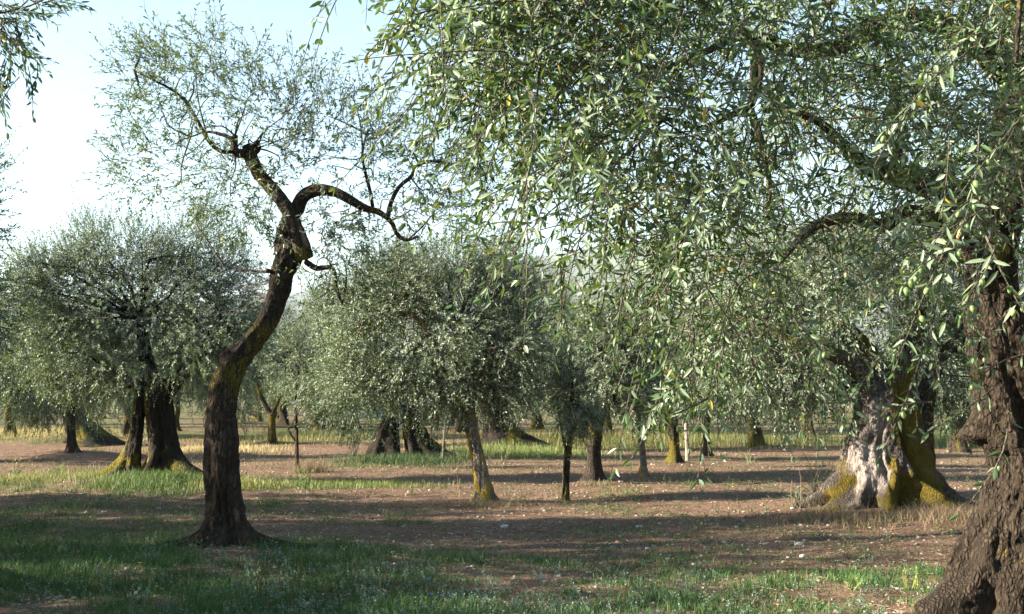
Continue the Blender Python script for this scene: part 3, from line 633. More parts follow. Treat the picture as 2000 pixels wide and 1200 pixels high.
    for t in range(8):
        tint = np.array([[rng.random(), 0.0 if t < 7 else .8, 0]])
        V, fs, c = leaf_mesh(rng, np.zeros((1, 3)), np.array([[1.0, 0, 0]]), np.array([[0, 0, 1.0]]), np.ones(1), np.array([.185 + .02 * (t % 3)]), tint, 1)
        o = obj('leaf', V, fs, M_LEAF, rt, c, None, False, None); var.append(o.data); bpy.data.objects.remove(o)
    nn = nrm(A[2] - A[1] * (A[2] * A[1]).sum(-1, keepdims=True)); ss = np.cross(nn, A[1])
    for i in pick:
        o = bpy.data.objects.new('leaf', var[int(rng.integers(7)) if rng.random() > .03 else 7]); COL.objects.link(o); o.parent = rt
        x_, y_, z_ = A[1][i] * A[3][i], ss[i] * A[3][i], nn[i] * A[3][i]; t_ = A[0][i] - base
        o.matrix_basis = mathutils.Matrix(((x_[0], y_[0], z_[0], t_[0]), (x_[1], y_[1], z_[1], t_[1]), (x_[2], y_[2], z_[2], t_[2]), (0, 0, 0, 1)))
    # fruit
    u, v = np.meshgrid(np.linspace(0, 2 * pi, 8, endpoint=False), np.linspace(.25, pi - .25, 5)); r_ = np.sin(v) ** .85
    FV = np.concatenate([np.stack([r_ * np.cos(u), r_ * np.sin(u), np.cos(v) * 1.35], -1).reshape(-1, 3), [[0, 0, 1.42], [0, 0, -1.45]]]) * .0068
    j = np.arange(8); FQ = np.concatenate([np.stack([i * 8 + j, i * 8 + 8 + j, i * 8 + 8 + (j + 1) % 8, i * 8 + (j + 1) % 8], 1) for i in range(4)]); FT = np.concatenate([np.stack([j, (j + 1) % 8, j * 0 + 40], 1), np.stack([32 + (j + 1) % 8, 32 + j, j * 0 + 41], 1)])
    node = allpos[rng.integers(0, len(allpos), 1500), rng.integers(3, 8, 1500)]; nb = allpos[-len(pos3) - len(pos2):]; node = np.concatenate([node, nb[rng.integers(0, len(nb), 50), rng.integers(3, 8, 50)]])
    node = node + rng.normal(size=node.shape) * .011 + np.array([0, 0, -.022]); qx, qy, qd = proj(node)
    sz = np.where((qx > 5) & (qx < 1995) & (qy > 5) & (qy < 1195), 1 / qd, 0); od = np.argsort(-sz); fm = []
    for t in range(4):
        c = np.array([(.11, .19, .045), (.14, .22, .055), (.17, .25, .075), (.09, .155, .04)][t])
        o = obj('olive_fruit', FV, [FQ, FT], M_FRUIT, rt, np.tile(c, (len(FV), 1)), None, True); fm.append(o.data); bpy.data.objects.remove(o)
    for i in od[:260]:
        o = bpy.data.objects.new('olive_fruit', fm[int(rng.integers(4))]); COL.objects.link(o); o.parent = rt; o.location = node[i] - base; o.rotation_euler = rng.normal(size=3) * .3; o.scale = [.85 + .4 * rng.random()] * 3
    mb = MB()
    for i in od[260:]:
        mb.add(FV * (.8 + .4 * rng.random()) + node[i], FQ, FT, np.array((.12, .20, .05)) * (.7 + .6 * rng.random()))
    mb.build('olive_fruits', M_FRUIT, rt, base, True, 'stuff')
    sel = rng.permutation(len(p0))[:110]; boughs(rng, rt, base, B_TWIG, tops, p0[sel], .0055); boughs(rng, rt, base, B_OCHRE, [np.array([3.4, 8.2, 3.7]), np.array([2.6, 6.6, 4.2]), P(2230, 160, 9.0), P(2215, 280, 8.9)], cl4[rng.permutation(len(cl4))[:60]], .03)
near_tree()

# ------------------------------------------------------------------ the old mossy giant on the right
def moss_giant(V, th, s, pn):
    t = np.degrees(th) % 360
    right = np.exp(-((t - 312) / 34) ** 2) * .75 + np.exp(-((t - 268) / 12) ** 2) * .8 * (s < .85) + np.exp(-((t - 205) / 16) ** 2) * .6 * (s < .75) + np.exp(-((t - 285) / 14) ** 2) * .6 * (s > 1.0)
    return right + (pn - .5) * 1.7 + .05 + .22 * np.exp(-np.maximum(s - .24, 0) / .16)
olive_tree('huge ancient olive tree with pale hollowed trunk, golden moss and spreading roots', 16.7,
           [[(1722, 1010, 165), (1722, 960, 160), (1722, 910, 150), (1727, 860, 140), (1730, 820, 128), (1728, 785, 120), (1722, 745, 84)],
            [(1806, 970, 44, .5), (1808, 900, 38, .45), (1806, 840, 36, .4), (1808, 780, 40, .3), (1830, 710, 30, .2)],
            [(1745, 800, 60), (1760, 760, 54), (1775, 700, 44, .1), (1790, 630, 34, .2)]],
           [(1600, 600, 140, 130), (1720, 510, 150, 120), (1470, 640, 110, 130), (1830, 620, 120, 130), (1400, 710, 70, 70), (1640, 720, 150, 60), (1540, 520, 110, 70), (1880, 740, 80, 80), (1960, 600, 90, 120)], 95000, 301, B_PALE, .4,
           limbs_px=[[(1722, 750, 60), (1690, 690, 48), (1640, 630, 36), (1590, 580, 22)], [(1700, 740, 44), (1640, 700, 34, -.3), (1560, 670, 24, -.5), (1490, 640, 14, -.5)]],
           flare=[((178, .52, .28, .15), (206, .40, .34, .17), (-125, .22, .26, .22), (-88, .38, .36, .16), (-52, .48, .38, .15), (-26, .62, .40, .15), (4, .66, .38, .17), (50, .5, .3, .35), (110, .5, .3, .4), (-68, -.20, .9, .12, .8), (-104, -.10, .5, .08, .9), (-140, -.10, .4, .12, .35), (-40, -.16, .7, .10, .5), (-160, -.08, .4, .1, .9))],
           bare=((-125, .50, .75, .45, .8), (-120, .4, 1.3, .35, .5)), mossfn=moss_giant, rough=.06, sink=.24, hang=.4, ll=.060, lw=.0165)

# ------------------------------------------------------------------ the rest of the grove
olive_tree('slim leaning olive tree with yellow lichen on its sunlit trunk', 18.3,
           [[(948, 990, 40), (943, 945, 31), (934, 895, 28), (922, 840, 26), (914, 790, 25), (908, 750, 24)]],
           [(770, 640, 105, 130), (890, 610, 125, 125), (1000, 640, 95, 125), (725, 755, 75, 60), (845, 755, 110, 52), (1000, 738, 90, 48), (930, 545, 110, 55), (800, 540, 90, 50), (690, 640, 60, 70)], 95000, 310, B_LICHEN, .27,
           limbs_px=[[(908, 755, 20), (882, 715, 17, -.1), (850, 670, 15, -.2), (815, 625, 12, -.3), (780, 595, 8, -.4)], [(912, 780, 17), (935, 745, 15), (955, 715, 13, -.1), (985, 680, 9, -.1)], [(907, 752, 16), (897, 700, 13, .1), (890, 640, 9, .2)]], ll=.060, lw=.0165)
olive_tree('mossy twin-stemmed old olive tree with wide dark foot beside sunlit grass', 22.6,
           [[(315, 948, 80), (316, 905, 58), (314, 860, 52), (312, 815, 54), (308, 770, 52), (305, 745, 46)], [(254, 935, 44), (260, 890, 32), (267, 840, 27), (273, 790, 26), (278, 750, 24)]],
           [(270, 560, 120, 115), (380, 610, 100, 125), (180, 590, 95, 110), (300, 722, 120, 52), (440, 690, 70, 90), (470, 590, 60, 90), (70, 560, 70, 90), (60, 670, 60, 70), (420, 530, 80, 80), (110, 560, 80, 90), (330, 480, 110, 50), (190, 490, 100, 50), (170, 720, 80, 65), (100, 660, 60, 70)], 150000, 320, B_SHADED, .30,
           limbs_px=[[(318, 770, 40), (350, 735, 30, -.2), (385, 705, 22, -.3), (410, 675, 15, -.4)], [(300, 755, 36), (285, 700, 28), (275, 620, 18)]],
           flare=[((0, .55, .32, .3), (-40, .45, .28, .3), (-100, .3, .22, .3), (180, .25, .2, .3), (90, .4, .3, .4), (-75, -.1, .6, .15, .8)), ((180, .5, .22, .3), (-140, .35, .2, .3), (-90, .2, .18, .3), (100, .3, .2, .4))], clump=.36, mossfn=lambda V, th, s, pn: .55 * np.exp(-((np.degrees(th) % 360 - 190) / 42) ** 2) + .3 * np.exp(-s / .3) + (pn - .5) * 1.9 + .02)
olive_tree('shaded olive tree with straight dark trunk bending right under its crown', 22.3,
           [[(1160, 946, 36), (1160, 905, 28), (1161, 860, 27), (1168, 815, 28), (1188, 780, 25), (1203, 740, 20)]],
           [(1180, 670, 105, 95), (1260, 740, 75, 80), (1120, 720, 60, 70), (1210, 620, 85, 55), (1200, 755, 90, 42)], 60000, 330, B_DARK, .15)
olive_tree('thin olive sapling tied to a stake, dark little crown', 19.0, [[(1103, 976, 15), (1106, 930, 12), (1111, 880, 12), (1114, 830, 11), (1117, 770, 8), (1118, 720, 5)]],
           [(1112, 790, 45, 55), (1118, 735, 38, 50), (1098, 760, 34, 40), (1135, 770, 34, 45)], 9000, 340, B_DARK, .2, limbs_px=[[(1107, 882, 6), (1102, 865, 5), (1098, 846, 4), (1092, 810, 3)]], bough_r=.008, n_bough=16, clump=.2)
olive_tree('short crooked olive tree with mossy stem standing in sunlit soil', 24.3, [[(1256, 931, 17), (1257, 905, 12), (1254, 870, 12), (1249, 840, 13), (1246, 800, 11), (1248, 760, 8)]],
           [(1250, 760, 60, 60), (1290, 720, 55, 60), (1225, 740, 45, 50), (1255, 785, 60, 28)], 20000, 350, B_LICHEN, .18)
olive_tree('small olive tree with sturdy dark trunk behind the crooked one', 27.0, [[(1318, 916, 26), (1317, 880, 18), (1316, 840, 18), (1314, 800, 16), (1316, 760, 12)]],
           [(1310, 740, 70, 70), (1370, 720, 60, 70), (1320, 670, 60, 50), (1330, 780, 70, 28)], 24000, 360, B_DARK, .3)
olive_tree('small olive tree on a low earth mound beside the pale stake', 30.7, [[(1382, 898, 20), (1380, 870, 12), (1380, 835, 12), (1384, 795, 10)]],
           [(1400, 740, 70, 70), (1450, 760, 55, 55), (1380, 680, 60, 50)], 20000, 370, B_DARK, .2)
olive_tree('old olive tree on two splayed mossy trunks ringed by green weeds', 30.0,
           [[(822, 908, 62), (812, 875, 44), (804, 840, 38), (800, 800, 36)], [(752, 892, 58), (756, 860, 44), (762, 825, 34), (768, 790, 30)]],
           [(690, 720, 85, 80), (790, 600, 120, 100), (740, 768, 100, 48), (640, 650, 55, 85), (850, 740, 90, 70), (690, 620, 70, 80), (860, 540, 80, 50)], 75000, 380, B_SHADED, .22,
           flare=[((-5, .65, .35, .28), (-45, .4, .3, .3), (-110, .3, .25, .3), (90, .4, .3, .4)), ((180, .3, .3, .3), (-60, .25, .3, .3), (-120, .2, .3, .3))])
olive_tree('old olive tree with broad black foot in shaded weeds behind the lichened one', 35.0, [[(985, 886, 92), (972, 855, 66), (962, 820, 48), (956, 780, 40)]],
           [(1000, 600, 120, 110), (1060, 720, 80, 80), (1000, 778, 110, 42), (930, 700, 80, 90), (1080, 620, 70, 80), (1000, 510, 80, 40)], 68000, 390, B_SHADED, .12, flare=[((-4, .8, .4, .6), (-55, .5, .35, .5), (180, .3, .3, .4), (-110, .3, .3, .4), (90, .4, .3, .6))])
olive_tree('young olive tree with short forked trunk beyond the leaning tree', 38.0, [[(530, 874, 20), (531, 850, 15), (531, 825, 15), (531, 808, 14)]],
           [(545, 690, 95, 90), (480, 695, 75, 85), (600, 710, 70, 85), (530, 620, 75, 55)], 52000, 400, B_DARK, .2, limbs_px=[[(531, 812, 10), (518, 790, 9), (506, 765, 8), (498, 735, 6)], [(531, 812, 10), (540, 790, 8), (552, 765, 7), (562, 735, 5)]])
olive_tree('spindly olive sapling with dry grass heaped at its foot', 26.5, [[(580, 920, 9), (580, 880, 7), (579, 835, 7), (577, 790, 7), (581, 740, 5), (586, 690, 4)]],
           [(590, 725, 42, 60), (610, 780, 40, 35), (575, 680, 36, 45), (640, 800, 30, 22)], 9000, 410, B_DARK, .1, limbs_px=[[(577, 862, 4), (570, 852, 4), (562, 838, 3)]], bough_r=.008, n_bough=14, clump=.22)
olive_tree('olive tree with low bushy crown on a bare earth mound', 31.0, [[(141, 896, 26), (140, 870, 17), (139, 840, 16), (138, 800, 15), (136, 770, 12)]],
           [(110, 740, 80, 85), (160, 785, 60, 48), (70, 660, 70, 85), (150, 670, 70, 80), (90, 800, 65, 42), (40, 740, 50, 70)], 66000, 420, B_DARK, .2)
olive_tree('gnarled old olive tree with sloping slab trunk behind the bushy one', 38.0, [[(165, 875, 66), (152, 845, 46), (142, 820, 36), (135, 790, 28)]],
           [(130, 660, 90, 90), (200, 700, 80, 80), (60, 690, 70, 80), (230, 770, 60, 40)], 30000, 430, B_SHADED, .3, flare=[((-3, .75, .5, .7), (-60, .5, .45, .6), (180, .2, .3, .4), (90, .5, .4, .6))])
olive_tree('far olive tree with wide dark trunk in tall pale grass', 55.0, [[(625, 848, 40), (620, 825, 30), (616, 800, 26), (612, 780, 22)]],
           [(620, 715, 90, 65), (700, 730, 70, 60), (560, 740, 60, 50), (640, 670, 60, 40)], 26000, 440, B_DARK, .2, flare=[((-3, .8, .5, .6), (-60, .4, .4, .6), (180, .3, .3, .4), (90, .4, .4, .6))], ll=.085, lw=.024)

# trees whose crowns reach in from the left, and those beyond them that shade the turf
olive_tree('olive tree at the frame edge, its dark crown reaching in from the left', 14.0,
           [[(-330, 1040, 90), (-330, 960, 66), (-325, 860, 60), (-320, 760, 54)]],
           [(-300, 560, 170, 160), (-170, 480, 120, 120), (-95, 640, 110, 110), (-330, 370, 150, 100), (-75, 320, 70, 60), (-450, 600, 150, 160), (-80, 430, 80, 75)], 60000, 450, B_DARK, .2, ll=.064, lw=.017)
def corner_tree():
    rng = np.random.default_rng(77); b = np.array([-5.1, 5.4, 0]); b[2] = gz1(b[0], b[1])
    rt = root('olive_tree', b, 'olive tree out of sight on the left, sprays hanging into the top corner', 'tree')
    limb_obj('trunk', rt, b, B_DARK, [b + (0, 0, -.05), b + (.05, 0, .6), b + (-.05, .1, 1.2), b + (.1, .1, 1.9)], [.34, .26, .24, .2], 60, 40, seed=9, moss=.3, lobes=((0, .3, .2, .3), (90, .3, .2, .3), (180, .3, .2, .3), (-90, .3, .2, .3)))
    limb_obj('limb', rt, b, B_DARK, [b + (.1, .1, 1.8), b + (.7, .2, 2.6), b + (1.5, .3, 3.3), P(-120, 40, 6.0), P(-30, 30, 6.0)], [.12, .09, .06, .03, .015], 40, 14, seed=10, moss=.3)
    lob = [(b + (-.2, .2, 3.1), np.array([1.6, 1.8, 1.1])), (b + (-1.2, -.8, 2.6), np.array([1.2, 1.2, 1])), (b + (.3, -.9, 3.4), np.array([1.2, 1.2, .9])), (b + (-.6, 1.2, 2.7), np.array([1.2, 1.1, .9]))]
    lv, pos, cl = crown_shoots(rng, lob, 26000, ll=.07, lw=.019)
    crown_obj('crown', rt, b, rng, lv, pos, 0, M_LEAF_FAR); boughs(rng, rt, b, B_DARK, [b + (.1, .1, 1.9), b + (.7, .2, 2.6)], cl[:36], .04)
    sp = [(10, 5, .9, -.1), (30, 0, 1, .05), (60, 8, 1, -.1), (90, 10, 1, .15), (110, 12, 1, .12), (15, 30, .5, -.8), (5, 60, .6, -.6), (20, 70, .7, -.5), (35, 80, .8, -.35), (20, 100, .2, -1), (38, 110, .1, -1), (40, 150, .05, -1), (8, 130, -.3, -1), (0, 20, .3, -1), (30, 40, .6, -.6), (12, 45, .8, -.2), (36, 175, .05, -1), (-10, 90, .5, -.8), (-15, 40, .6, -.5), (45, 85, .8, -.3)]
    p = np.array([P(a, c, 6.0 + rng.normal() * .12) for a, c, _, _ in sp for _ in range(2)]) + rng.normal(size=(2 * len(sp), 3)) * .03; d = nrm(np.array([(a, 0, c) for _, _, a, c in sp for _ in range(2)]) + rng.normal(size=(2 * len(sp), 3)) * .15)
    lv, pos, _ = shoots(rng, p - d * .05, d, .16 + .1 * rng.random(len(p)), 9, .08 + .12 * rng.random(len(p)), .062, .0135); crown_obj('sprays', rt, b, rng, lv, pos, 1, M_LEAF, .0022, 2)
    mb = MB(); boughs(rng, rt, b, B_TWIG, [P(-30, 30, 6.0), P(-60, 35, 6.0)], p[::2], .006, 'hanging_twigs')
corner_tree()

def generic(seed, h, w):
    """an orchard tree built at the origin, to be copied"""
    rng = np.random.default_rng(seed); b = np.zeros(3)
    rt = root('olive_tree', b, 'x', 'tree', 'distant olive trees')
    limb_obj('trunk', rt, b, B_DARK, [(0, 0, -.08), (.03, .02, .4), (-.05, .05, .9), (.08, 0, 1.4)], [.26, .19, .16, .14], 26, 18, seed=seed, moss=.3, lobes=((20, .2, .2, .4), (140, .25, .2, .4), (-100, .25, .2, .4)))
    lob = [(np.array([rng.normal() * w * .35, rng.normal() * w * .35, h * (.40 + .34 * rng.random())]), np.array([w * .6, w * .6, h * .28])) for _ in range(6)] + [(np.array([0, 0, h * .62]), np.array([w * .75, w * .75, h * .36]))]
    lv, pos, cl = crown_shoots(rng, lob, 34000, K=8, ll=.09, lw=.028, clump=.42); crown_obj('crown', rt, b, rng, lv, pos, 0, M_LEAF_FAR, .003, 7); boughs(rng, rt, b, B_DARK, [np.array([.08, 0, 1.4])], cl[:24], .045)
    return rt
gen = [generic(501, 4.6, 2.2), generic(502, 4.2, 2.5), generic(503, 5.0, 2.3)]
rng = np.random.default_rng(900)
used = [0, 0, 0]
def place(i, x, y, sc, label, group):
    z = gz1(x, y); rz = rng.random() * 6.28
    if not used[i]:
        used[i] = 1; g = gen[i]; g.location = (x, y, z); g.rotation_euler = (0, 0, rz); g.scale = (sc,) * 3; g['label'] = label; g['group'] = group; return g
    return copy_tree(gen[i], (x, y, z), rz, sc, label, group)
SHADE = [(-8.6, 7.5, .85), (-9.8, 11.2, 1.2), (-14.5, 13.6, 1.2), (-11.0, 4.6, 1.0), (-11.4, 17.0, 1.05), (-19.0, 9.0, 1.1), (-15.5, 29.0, .9)]
for i, (x, y, s_) in enumerate(SHADE):
    place(i % 3, x, y, s_, 'olive tree beyond the left frame edge whose shadow darkens the grove floor', 'olive trees out of frame that shade the turf')
MID = [(425, 44, 1.0, 'shaded olive tree filling the gap behind the leaning trunk'), (345, 52, 1.05, 'olive tree showing between the mossy twin stems and the leaning trunk'), (668, 47, 1.05, 'olive tree behind the sapling and the two splayed trunks'), (25, 46, 1.0, 'olive tree at the far left behind the bushy one'),
       (1185, 41, 1.1, 'olive tree behind the shaded bending one'), (1110, 50, 1.1, 'olive tree far behind the thin tied sapling'), (1470, 37, 1.0, 'olive tree behind the drooping branches, left of the giant'), (1575, 46, 1.1, 'olive tree further back, just left of the giant trunk'), (1870, 34, 1.0, 'olive tree seen between the giant and the rugged trunk'), (1960, 45, 1.1, 'olive tree behind the rugged near trunk'), (250, 43, .9, 'olive tree behind the mossy twin stems'), (556, 63, 1.1, 'olive tree framed in the gap just right of the leaning trunk'), (505, 72, 1.1, 'far olive tree seen behind the forked young one'), (440, 92, 1.2, 'remote olive tree beside the leaning trunk'), (900, 52, 1.1, 'olive tree deep behind the lichened one')]
for i, (px, D, s_, lab) in enumerate(MID):
    place(i % 3, (px - 1000) / F * D, D, s_, lab, 'olive trees of the grove')
for i, (x, y, s_) in enumerate([(11.5, 15.5, 1.0), (15.5, 24.0, 1.05), (9.5, 2.5, 1.0)]):
    place(i % 3, x, y, s_, 'olive tree beyond the right frame edge', 'olive trees out of frame on the right')
ROWS = [(57, 7.2, 64), (67, 7.8, 72), (80, 8.6, 86), (104, 11.2, 112)]
NTH = ['first', 'second', 'third', 'fourth', 'fifth', 'sixth', 'seventh', 'eighth', 'ninth', 'tenth', 'eleventh']
c_ = 0
for row_, (y0, sp_, wd_) in enumerate(ROWS):
    n_ = int(wd_ / sp_) + 1; m_ = 0
    for j in range(n_):
        x = (j - n_ / 2 + .5) * sp_ + rng.normal() * .9; y = y0 + rng.normal() * 1.6
        px = 1000 + F * x / y
        if px < -60 or px > 2060 or m_ > 10: continue
        place(c_ % 3, x, y, .85 + .3 * rng.random(), 'small distant olive tree, %s from the left in the %s row beyond the grove' % (NTH[m_], ['nearest', 'second', 'third', 'farthest'][row_]), 'distant olive trees'); c_ += 1; m_ += 1

# ------------------------------------------------------------------ stakes, car
def stake(label, px, y0, y1, D, w, lean, c):
    b = P(px, y0, D); b[2] = gz1(b[0], b[1]); top = P(px + lean, y1, D); V, q, t, col = limb([b + (0, 0, -.1), b + (top - b) * .35, b + (top - b) * .7, top], [w, w * .95, w * .9, w * .85], 16, 8, seed=int(px), flute=.12, rough=.03)
    tag(obj('wooden_stake', V, [q, t], M_WOOD, None, np.tile(c, (len(V), 1)), None, False, b), label, 'stake')
stake('pale wooden stake in the weeds behind the lichened trunk', 864, 908, 832, 28.5, .030, 5, (.20, .165, .135))
stake('pale sunlit stake left of the tree on the earth mound', 1343, 902, 828, 29.5, .050, -3, (.36, .30, .23))
stake('slim dark stake leaning against the thin sapling', 1097, 974, 855, 18.95, .012, 8, (.09, .07, .05))
def parked_car():
    D = 66; c = P(735, 800, D); c[2] = gz1(c[0], c[1])
    rt = root('parked_car', c, 'pale blue car parked far off, glimpsed through olive leaves', 'car')
    prof = [(-2.05, .35), (-2.08, .62), (-1.95, .86), (-1.5, .95), (-1.15, 1.0), (-.55, 1.42), (.35, 1.48), (1.1, 1.40), (1.65, 1.02), (2.0, .92), (2.06, .6), (2.02, .35)]
    secs = []
    for y, f in ((-.82, .0), (-.78, .5), (-.6, 1), (0, 1.02), (.6, 1), (.78, .5), (.82, 0)):
        secs.append([(x * (.985 + .015 * f), y * (1 - .22 * max(0, z - 1.0)), .35 + (z - .35) * (.97 + .03 * f)) for x, z in prof])
    V = np.array(secs).reshape(-1, 3) + c; n = len(prof); q = [[i * n + j, i * n + (j + 1) % n, (i + 1) * n + (j + 1) % n, (i + 1) * n + j] for i in range(6) for j in range(n)]
    mb = MB(); mb.add(V, q, [[0, j, j + 1] for j in range(1, n - 1)] + [[6 * n, 6 * n + j + 1, 6 * n + j] for j in range(1, n - 1)], (.15, .22, .36)); mb.build('body', M_PAINT, rt, c, False)
    for s in (-1, 1):
        for (x0, x1, a, b) in ((-.98, -.08, -.5, -.08), (.0, 1.0, .0, .92)):
            y = s * .80; w = np.array([(x0, y, 1.0), (x1, y, 1.0), (b, y * .93, 1.34), (a, y * .93, 1.34)]) + c
            w2 = w + np.array([0, s * .012, 0]); mb = MB(); mb.add(np.concatenate([w, w2]), [[0, 1, 2, 3], [4, 5, 6, 7], [0, 1, 5, 4], [1, 2, 6, 5], [2, 3, 7, 6], [3, 0, 4, 7]], (), (.02, .025, .03)); mb.build('window', M_PAINT, rt, c, False)
        for x in (-1.3, 1.25):
            th = np.linspace(0, 2 * pi, 20, endpoint=False); rings = [np.stack([x + r * np.cos(th), np.full(20, s * yy), .31 + r * np.sin(th)], 1) for r, yy in ((.31, .66), (.31, .84), (.2, .85), (.02, .83))]
            V = np.concatenate(rings) + c; j = np.arange(20); q = np.concatenate([np.stack([k * 20 + j, k * 20 + (j + 1) % 20, k * 20 + 20 + (j + 1) % 20, k * 20 + 20 + j], 1) for k in range(3)]); mb = MB(); col = np.zeros((80, 3)); col[:40] = .02; col[40:] = .3; mb.add(V, q, (), col); mb.build('wheel', M_PAINT, rt, c, False)
parked_car()

# ------------------------------------------------------------------ grass, stones, litter, weeds
def blades(name, label, rng, x, y, h, w, col, lean=.5, seg=2):
    n = len(x); z = gz(x, y); a = rng.random(n) * 2 * pi; fx = np.stack([np.cos(a), np.sin(a), a * 0], 1)
    b = rng.random(n) * 2 * pi; ld = np.stack([np.cos(b), np.sin(b), b * 0], 1) * (lean * h * rng.random(n))[:, None]
    p = np.stack([x, y, z - .005], 1); up = np.array([0, 0, 1.0]) * h[:, None]; s = fx * w[:, None] * .5
    if seg == 1:
        V = np.stack([p - s, p + s, p + up + ld], 1); f = [np.arange(n)[:, None] * 3 + np.array([0, 1, 2])]; k = 3
    else:
        m = p + up * .55 + ld * .35; V = np.stack([p - s, p + s, m + s * .75, m - s * .75, p + up * .95 + ld], 1); i = np.arange(n)[:, None] * 5; f = [i + np.array([0, 1, 2, 3]), i + np.array([3, 2, 4])]; k = 5
    tag(obj(name, V.reshape(-1, 3), f, M_GRASS, None, np.repeat(col, k, 0), None, False, None, 'stuff'), label, 'grass')
def view_xy(rng, n, y0, y1, pow_=1.0, m=.43):
    y = (y0 ** (1 - pow_) + rng.random(n) * (y1 ** (1 - pow_) - y0 ** (1 - pow_))) ** (1 / (1 - pow_)) if pow_ != 1 else y0 * (y1 / y0) ** rng.random(n)
    return (rng.random(n) * 2 - 1) * (y * m + .6), y
def mixcol(rng, n, a, b, dry, pd):
    t = rng.random((n, 1)); c = np.array(a) * (1 - t) + np.array(b) * t; d = rng.random((n, 1)) < pd
    return np.where(d, np.array(dry) * (.6 + .6 * rng.random((n, 1))), c)
rng = np.random.default_rng(41)
x, y = view_xy(rng, 330000, 7.2, 21, .5); g = grass_amount(x, y); k = rng.random(len(x)) < np.clip(g * 1.1 - .06, 0, 1) * (.35 + .65 * (fbm(xy3(x, y, 9), 61, 2) > .42)); x, y, g = x[k], y[k], g[k]; n = len(x)
cl = fbm(xy3(x, y, 1.3), 71, 3)[:, None]
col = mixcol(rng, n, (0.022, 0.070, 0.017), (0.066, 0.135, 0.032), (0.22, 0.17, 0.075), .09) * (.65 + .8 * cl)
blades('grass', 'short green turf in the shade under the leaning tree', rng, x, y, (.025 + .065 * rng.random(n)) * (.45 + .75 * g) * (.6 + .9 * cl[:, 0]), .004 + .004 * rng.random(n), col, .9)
x, y = view_xy(rng, 150000, 19, 48, 1.0); g = grass_amount(x, y); k = rng.random(len(x)) < np.clip(g * 1.1 - .05, 0, 1); x, y, g = x[k], y[k], g[k]; n = len(x)
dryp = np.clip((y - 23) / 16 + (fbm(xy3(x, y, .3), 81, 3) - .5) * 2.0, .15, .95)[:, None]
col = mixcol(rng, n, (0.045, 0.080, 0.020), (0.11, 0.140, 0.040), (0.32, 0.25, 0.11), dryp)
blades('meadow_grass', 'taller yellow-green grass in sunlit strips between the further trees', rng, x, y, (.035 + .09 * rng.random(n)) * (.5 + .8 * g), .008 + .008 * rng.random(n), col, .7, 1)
def patch(n, px, py, wpx, ry):
    g = G(px, py); return g[0] + rng.normal(size=n) * wpx * g[1] / F * .55, g[1] + rng.normal(size=n) * ry * .55
X, Y, H, C = [], [], [], []
for (n, px, py, wpx, ry, h, a, b) in ((8000, 1220, 868, 190, 3.2, .50, (.10, .13, .04), (.30, .26, .09)), (4200, 1480, 868, 180, 3.0, .42, (.07, .11, .035), (.20, .20, .07)), (4200, 620, 858, 90, 3.4, .36, (.16, .19, .06), (.40, .34, .13)), (4200, 60, 850, 120, 4.0, .38, (.30, .27, .09), (.50, .41, .17)),
                                 (4600, 120, 936, 190, 1.6, .12, (.09, .13, .035), (.30, .27, .09)), (2800, 300, 952, 100, 1.1, .20, (.05, .10, .025), (.14, .18, .05)), (4200, 790, 905, 110, 1.2, .20, (.025, .055, .018), (.07, .105, .03)), (3200, 420, 885, 110, 2.2, .20, (.36, .27, .13), (.46, .37, .18)), (2600, 450, 955, 60, .6, .16, (.10, .16, .04), (.32, .28, .09)),
                                 (4200, 1000, 890, 150, 1.6, .22, (.08, .14, .035), (.24, .27, .08)), (3000, 660, 945, 150, .8, .12, (.08, .13, .035), (.22, .24, .07)), (3000, 1880, 870, 120, 3, .4, (.10, .16, .05), (.22, .25, .08))):
    a_, b_ = patch(n, px, py, wpx, ry); X.append(a_); Y.append(b_); H.append(h * (.35 + .75 * rng.random(n))); t = rng.random((n, 1)); C.append(np.array(a) * (1 - t) + np.array(b) * t)
x, y, h, c = map(np.concatenate, (X, Y, H, C)); blades('tall_grass', 'tall seeding grass and weeds round the further trunks', rng, x, y, h, .006 + .008 * rng.random(len(x)), c, .55)
X, Y, H, C = [], [], [], []
for (n, px, py, wpx, ry, h) in ((1300, 1740, 1028, 200, .8, .17), (900, 1860, 1030, 60, .6, .24), (600, 1600, 1022, 70, .5, .15), (800, 945, 990, 60, .25, .10), (700, 605, 925, 34, .35, .30), (500, 1160, 950, 40, .25, .10), (900, 1000, 985, 110, .35, .07), (500, 240, 930, 60, .5, .2)):
    a_, b_ = patch(n, px, py, wpx, ry); X.append(a_); Y.append(b_); H.append(h * (.3 + .8 * rng.random(n))); t = rng.random((n, 1)); C.append(np.array((.10, .066, .038)) * (1 - t) + np.array((.27, .205, .12)) * t)
x, y, h, c = map(np.concatenate, (X, Y, H, C)); blades('dry_grass', 'dead straw-coloured grass matted about the roots of the trunks', rng, x, y, h, .004 + .004 * rng.random(len(x)), c, 1.3)

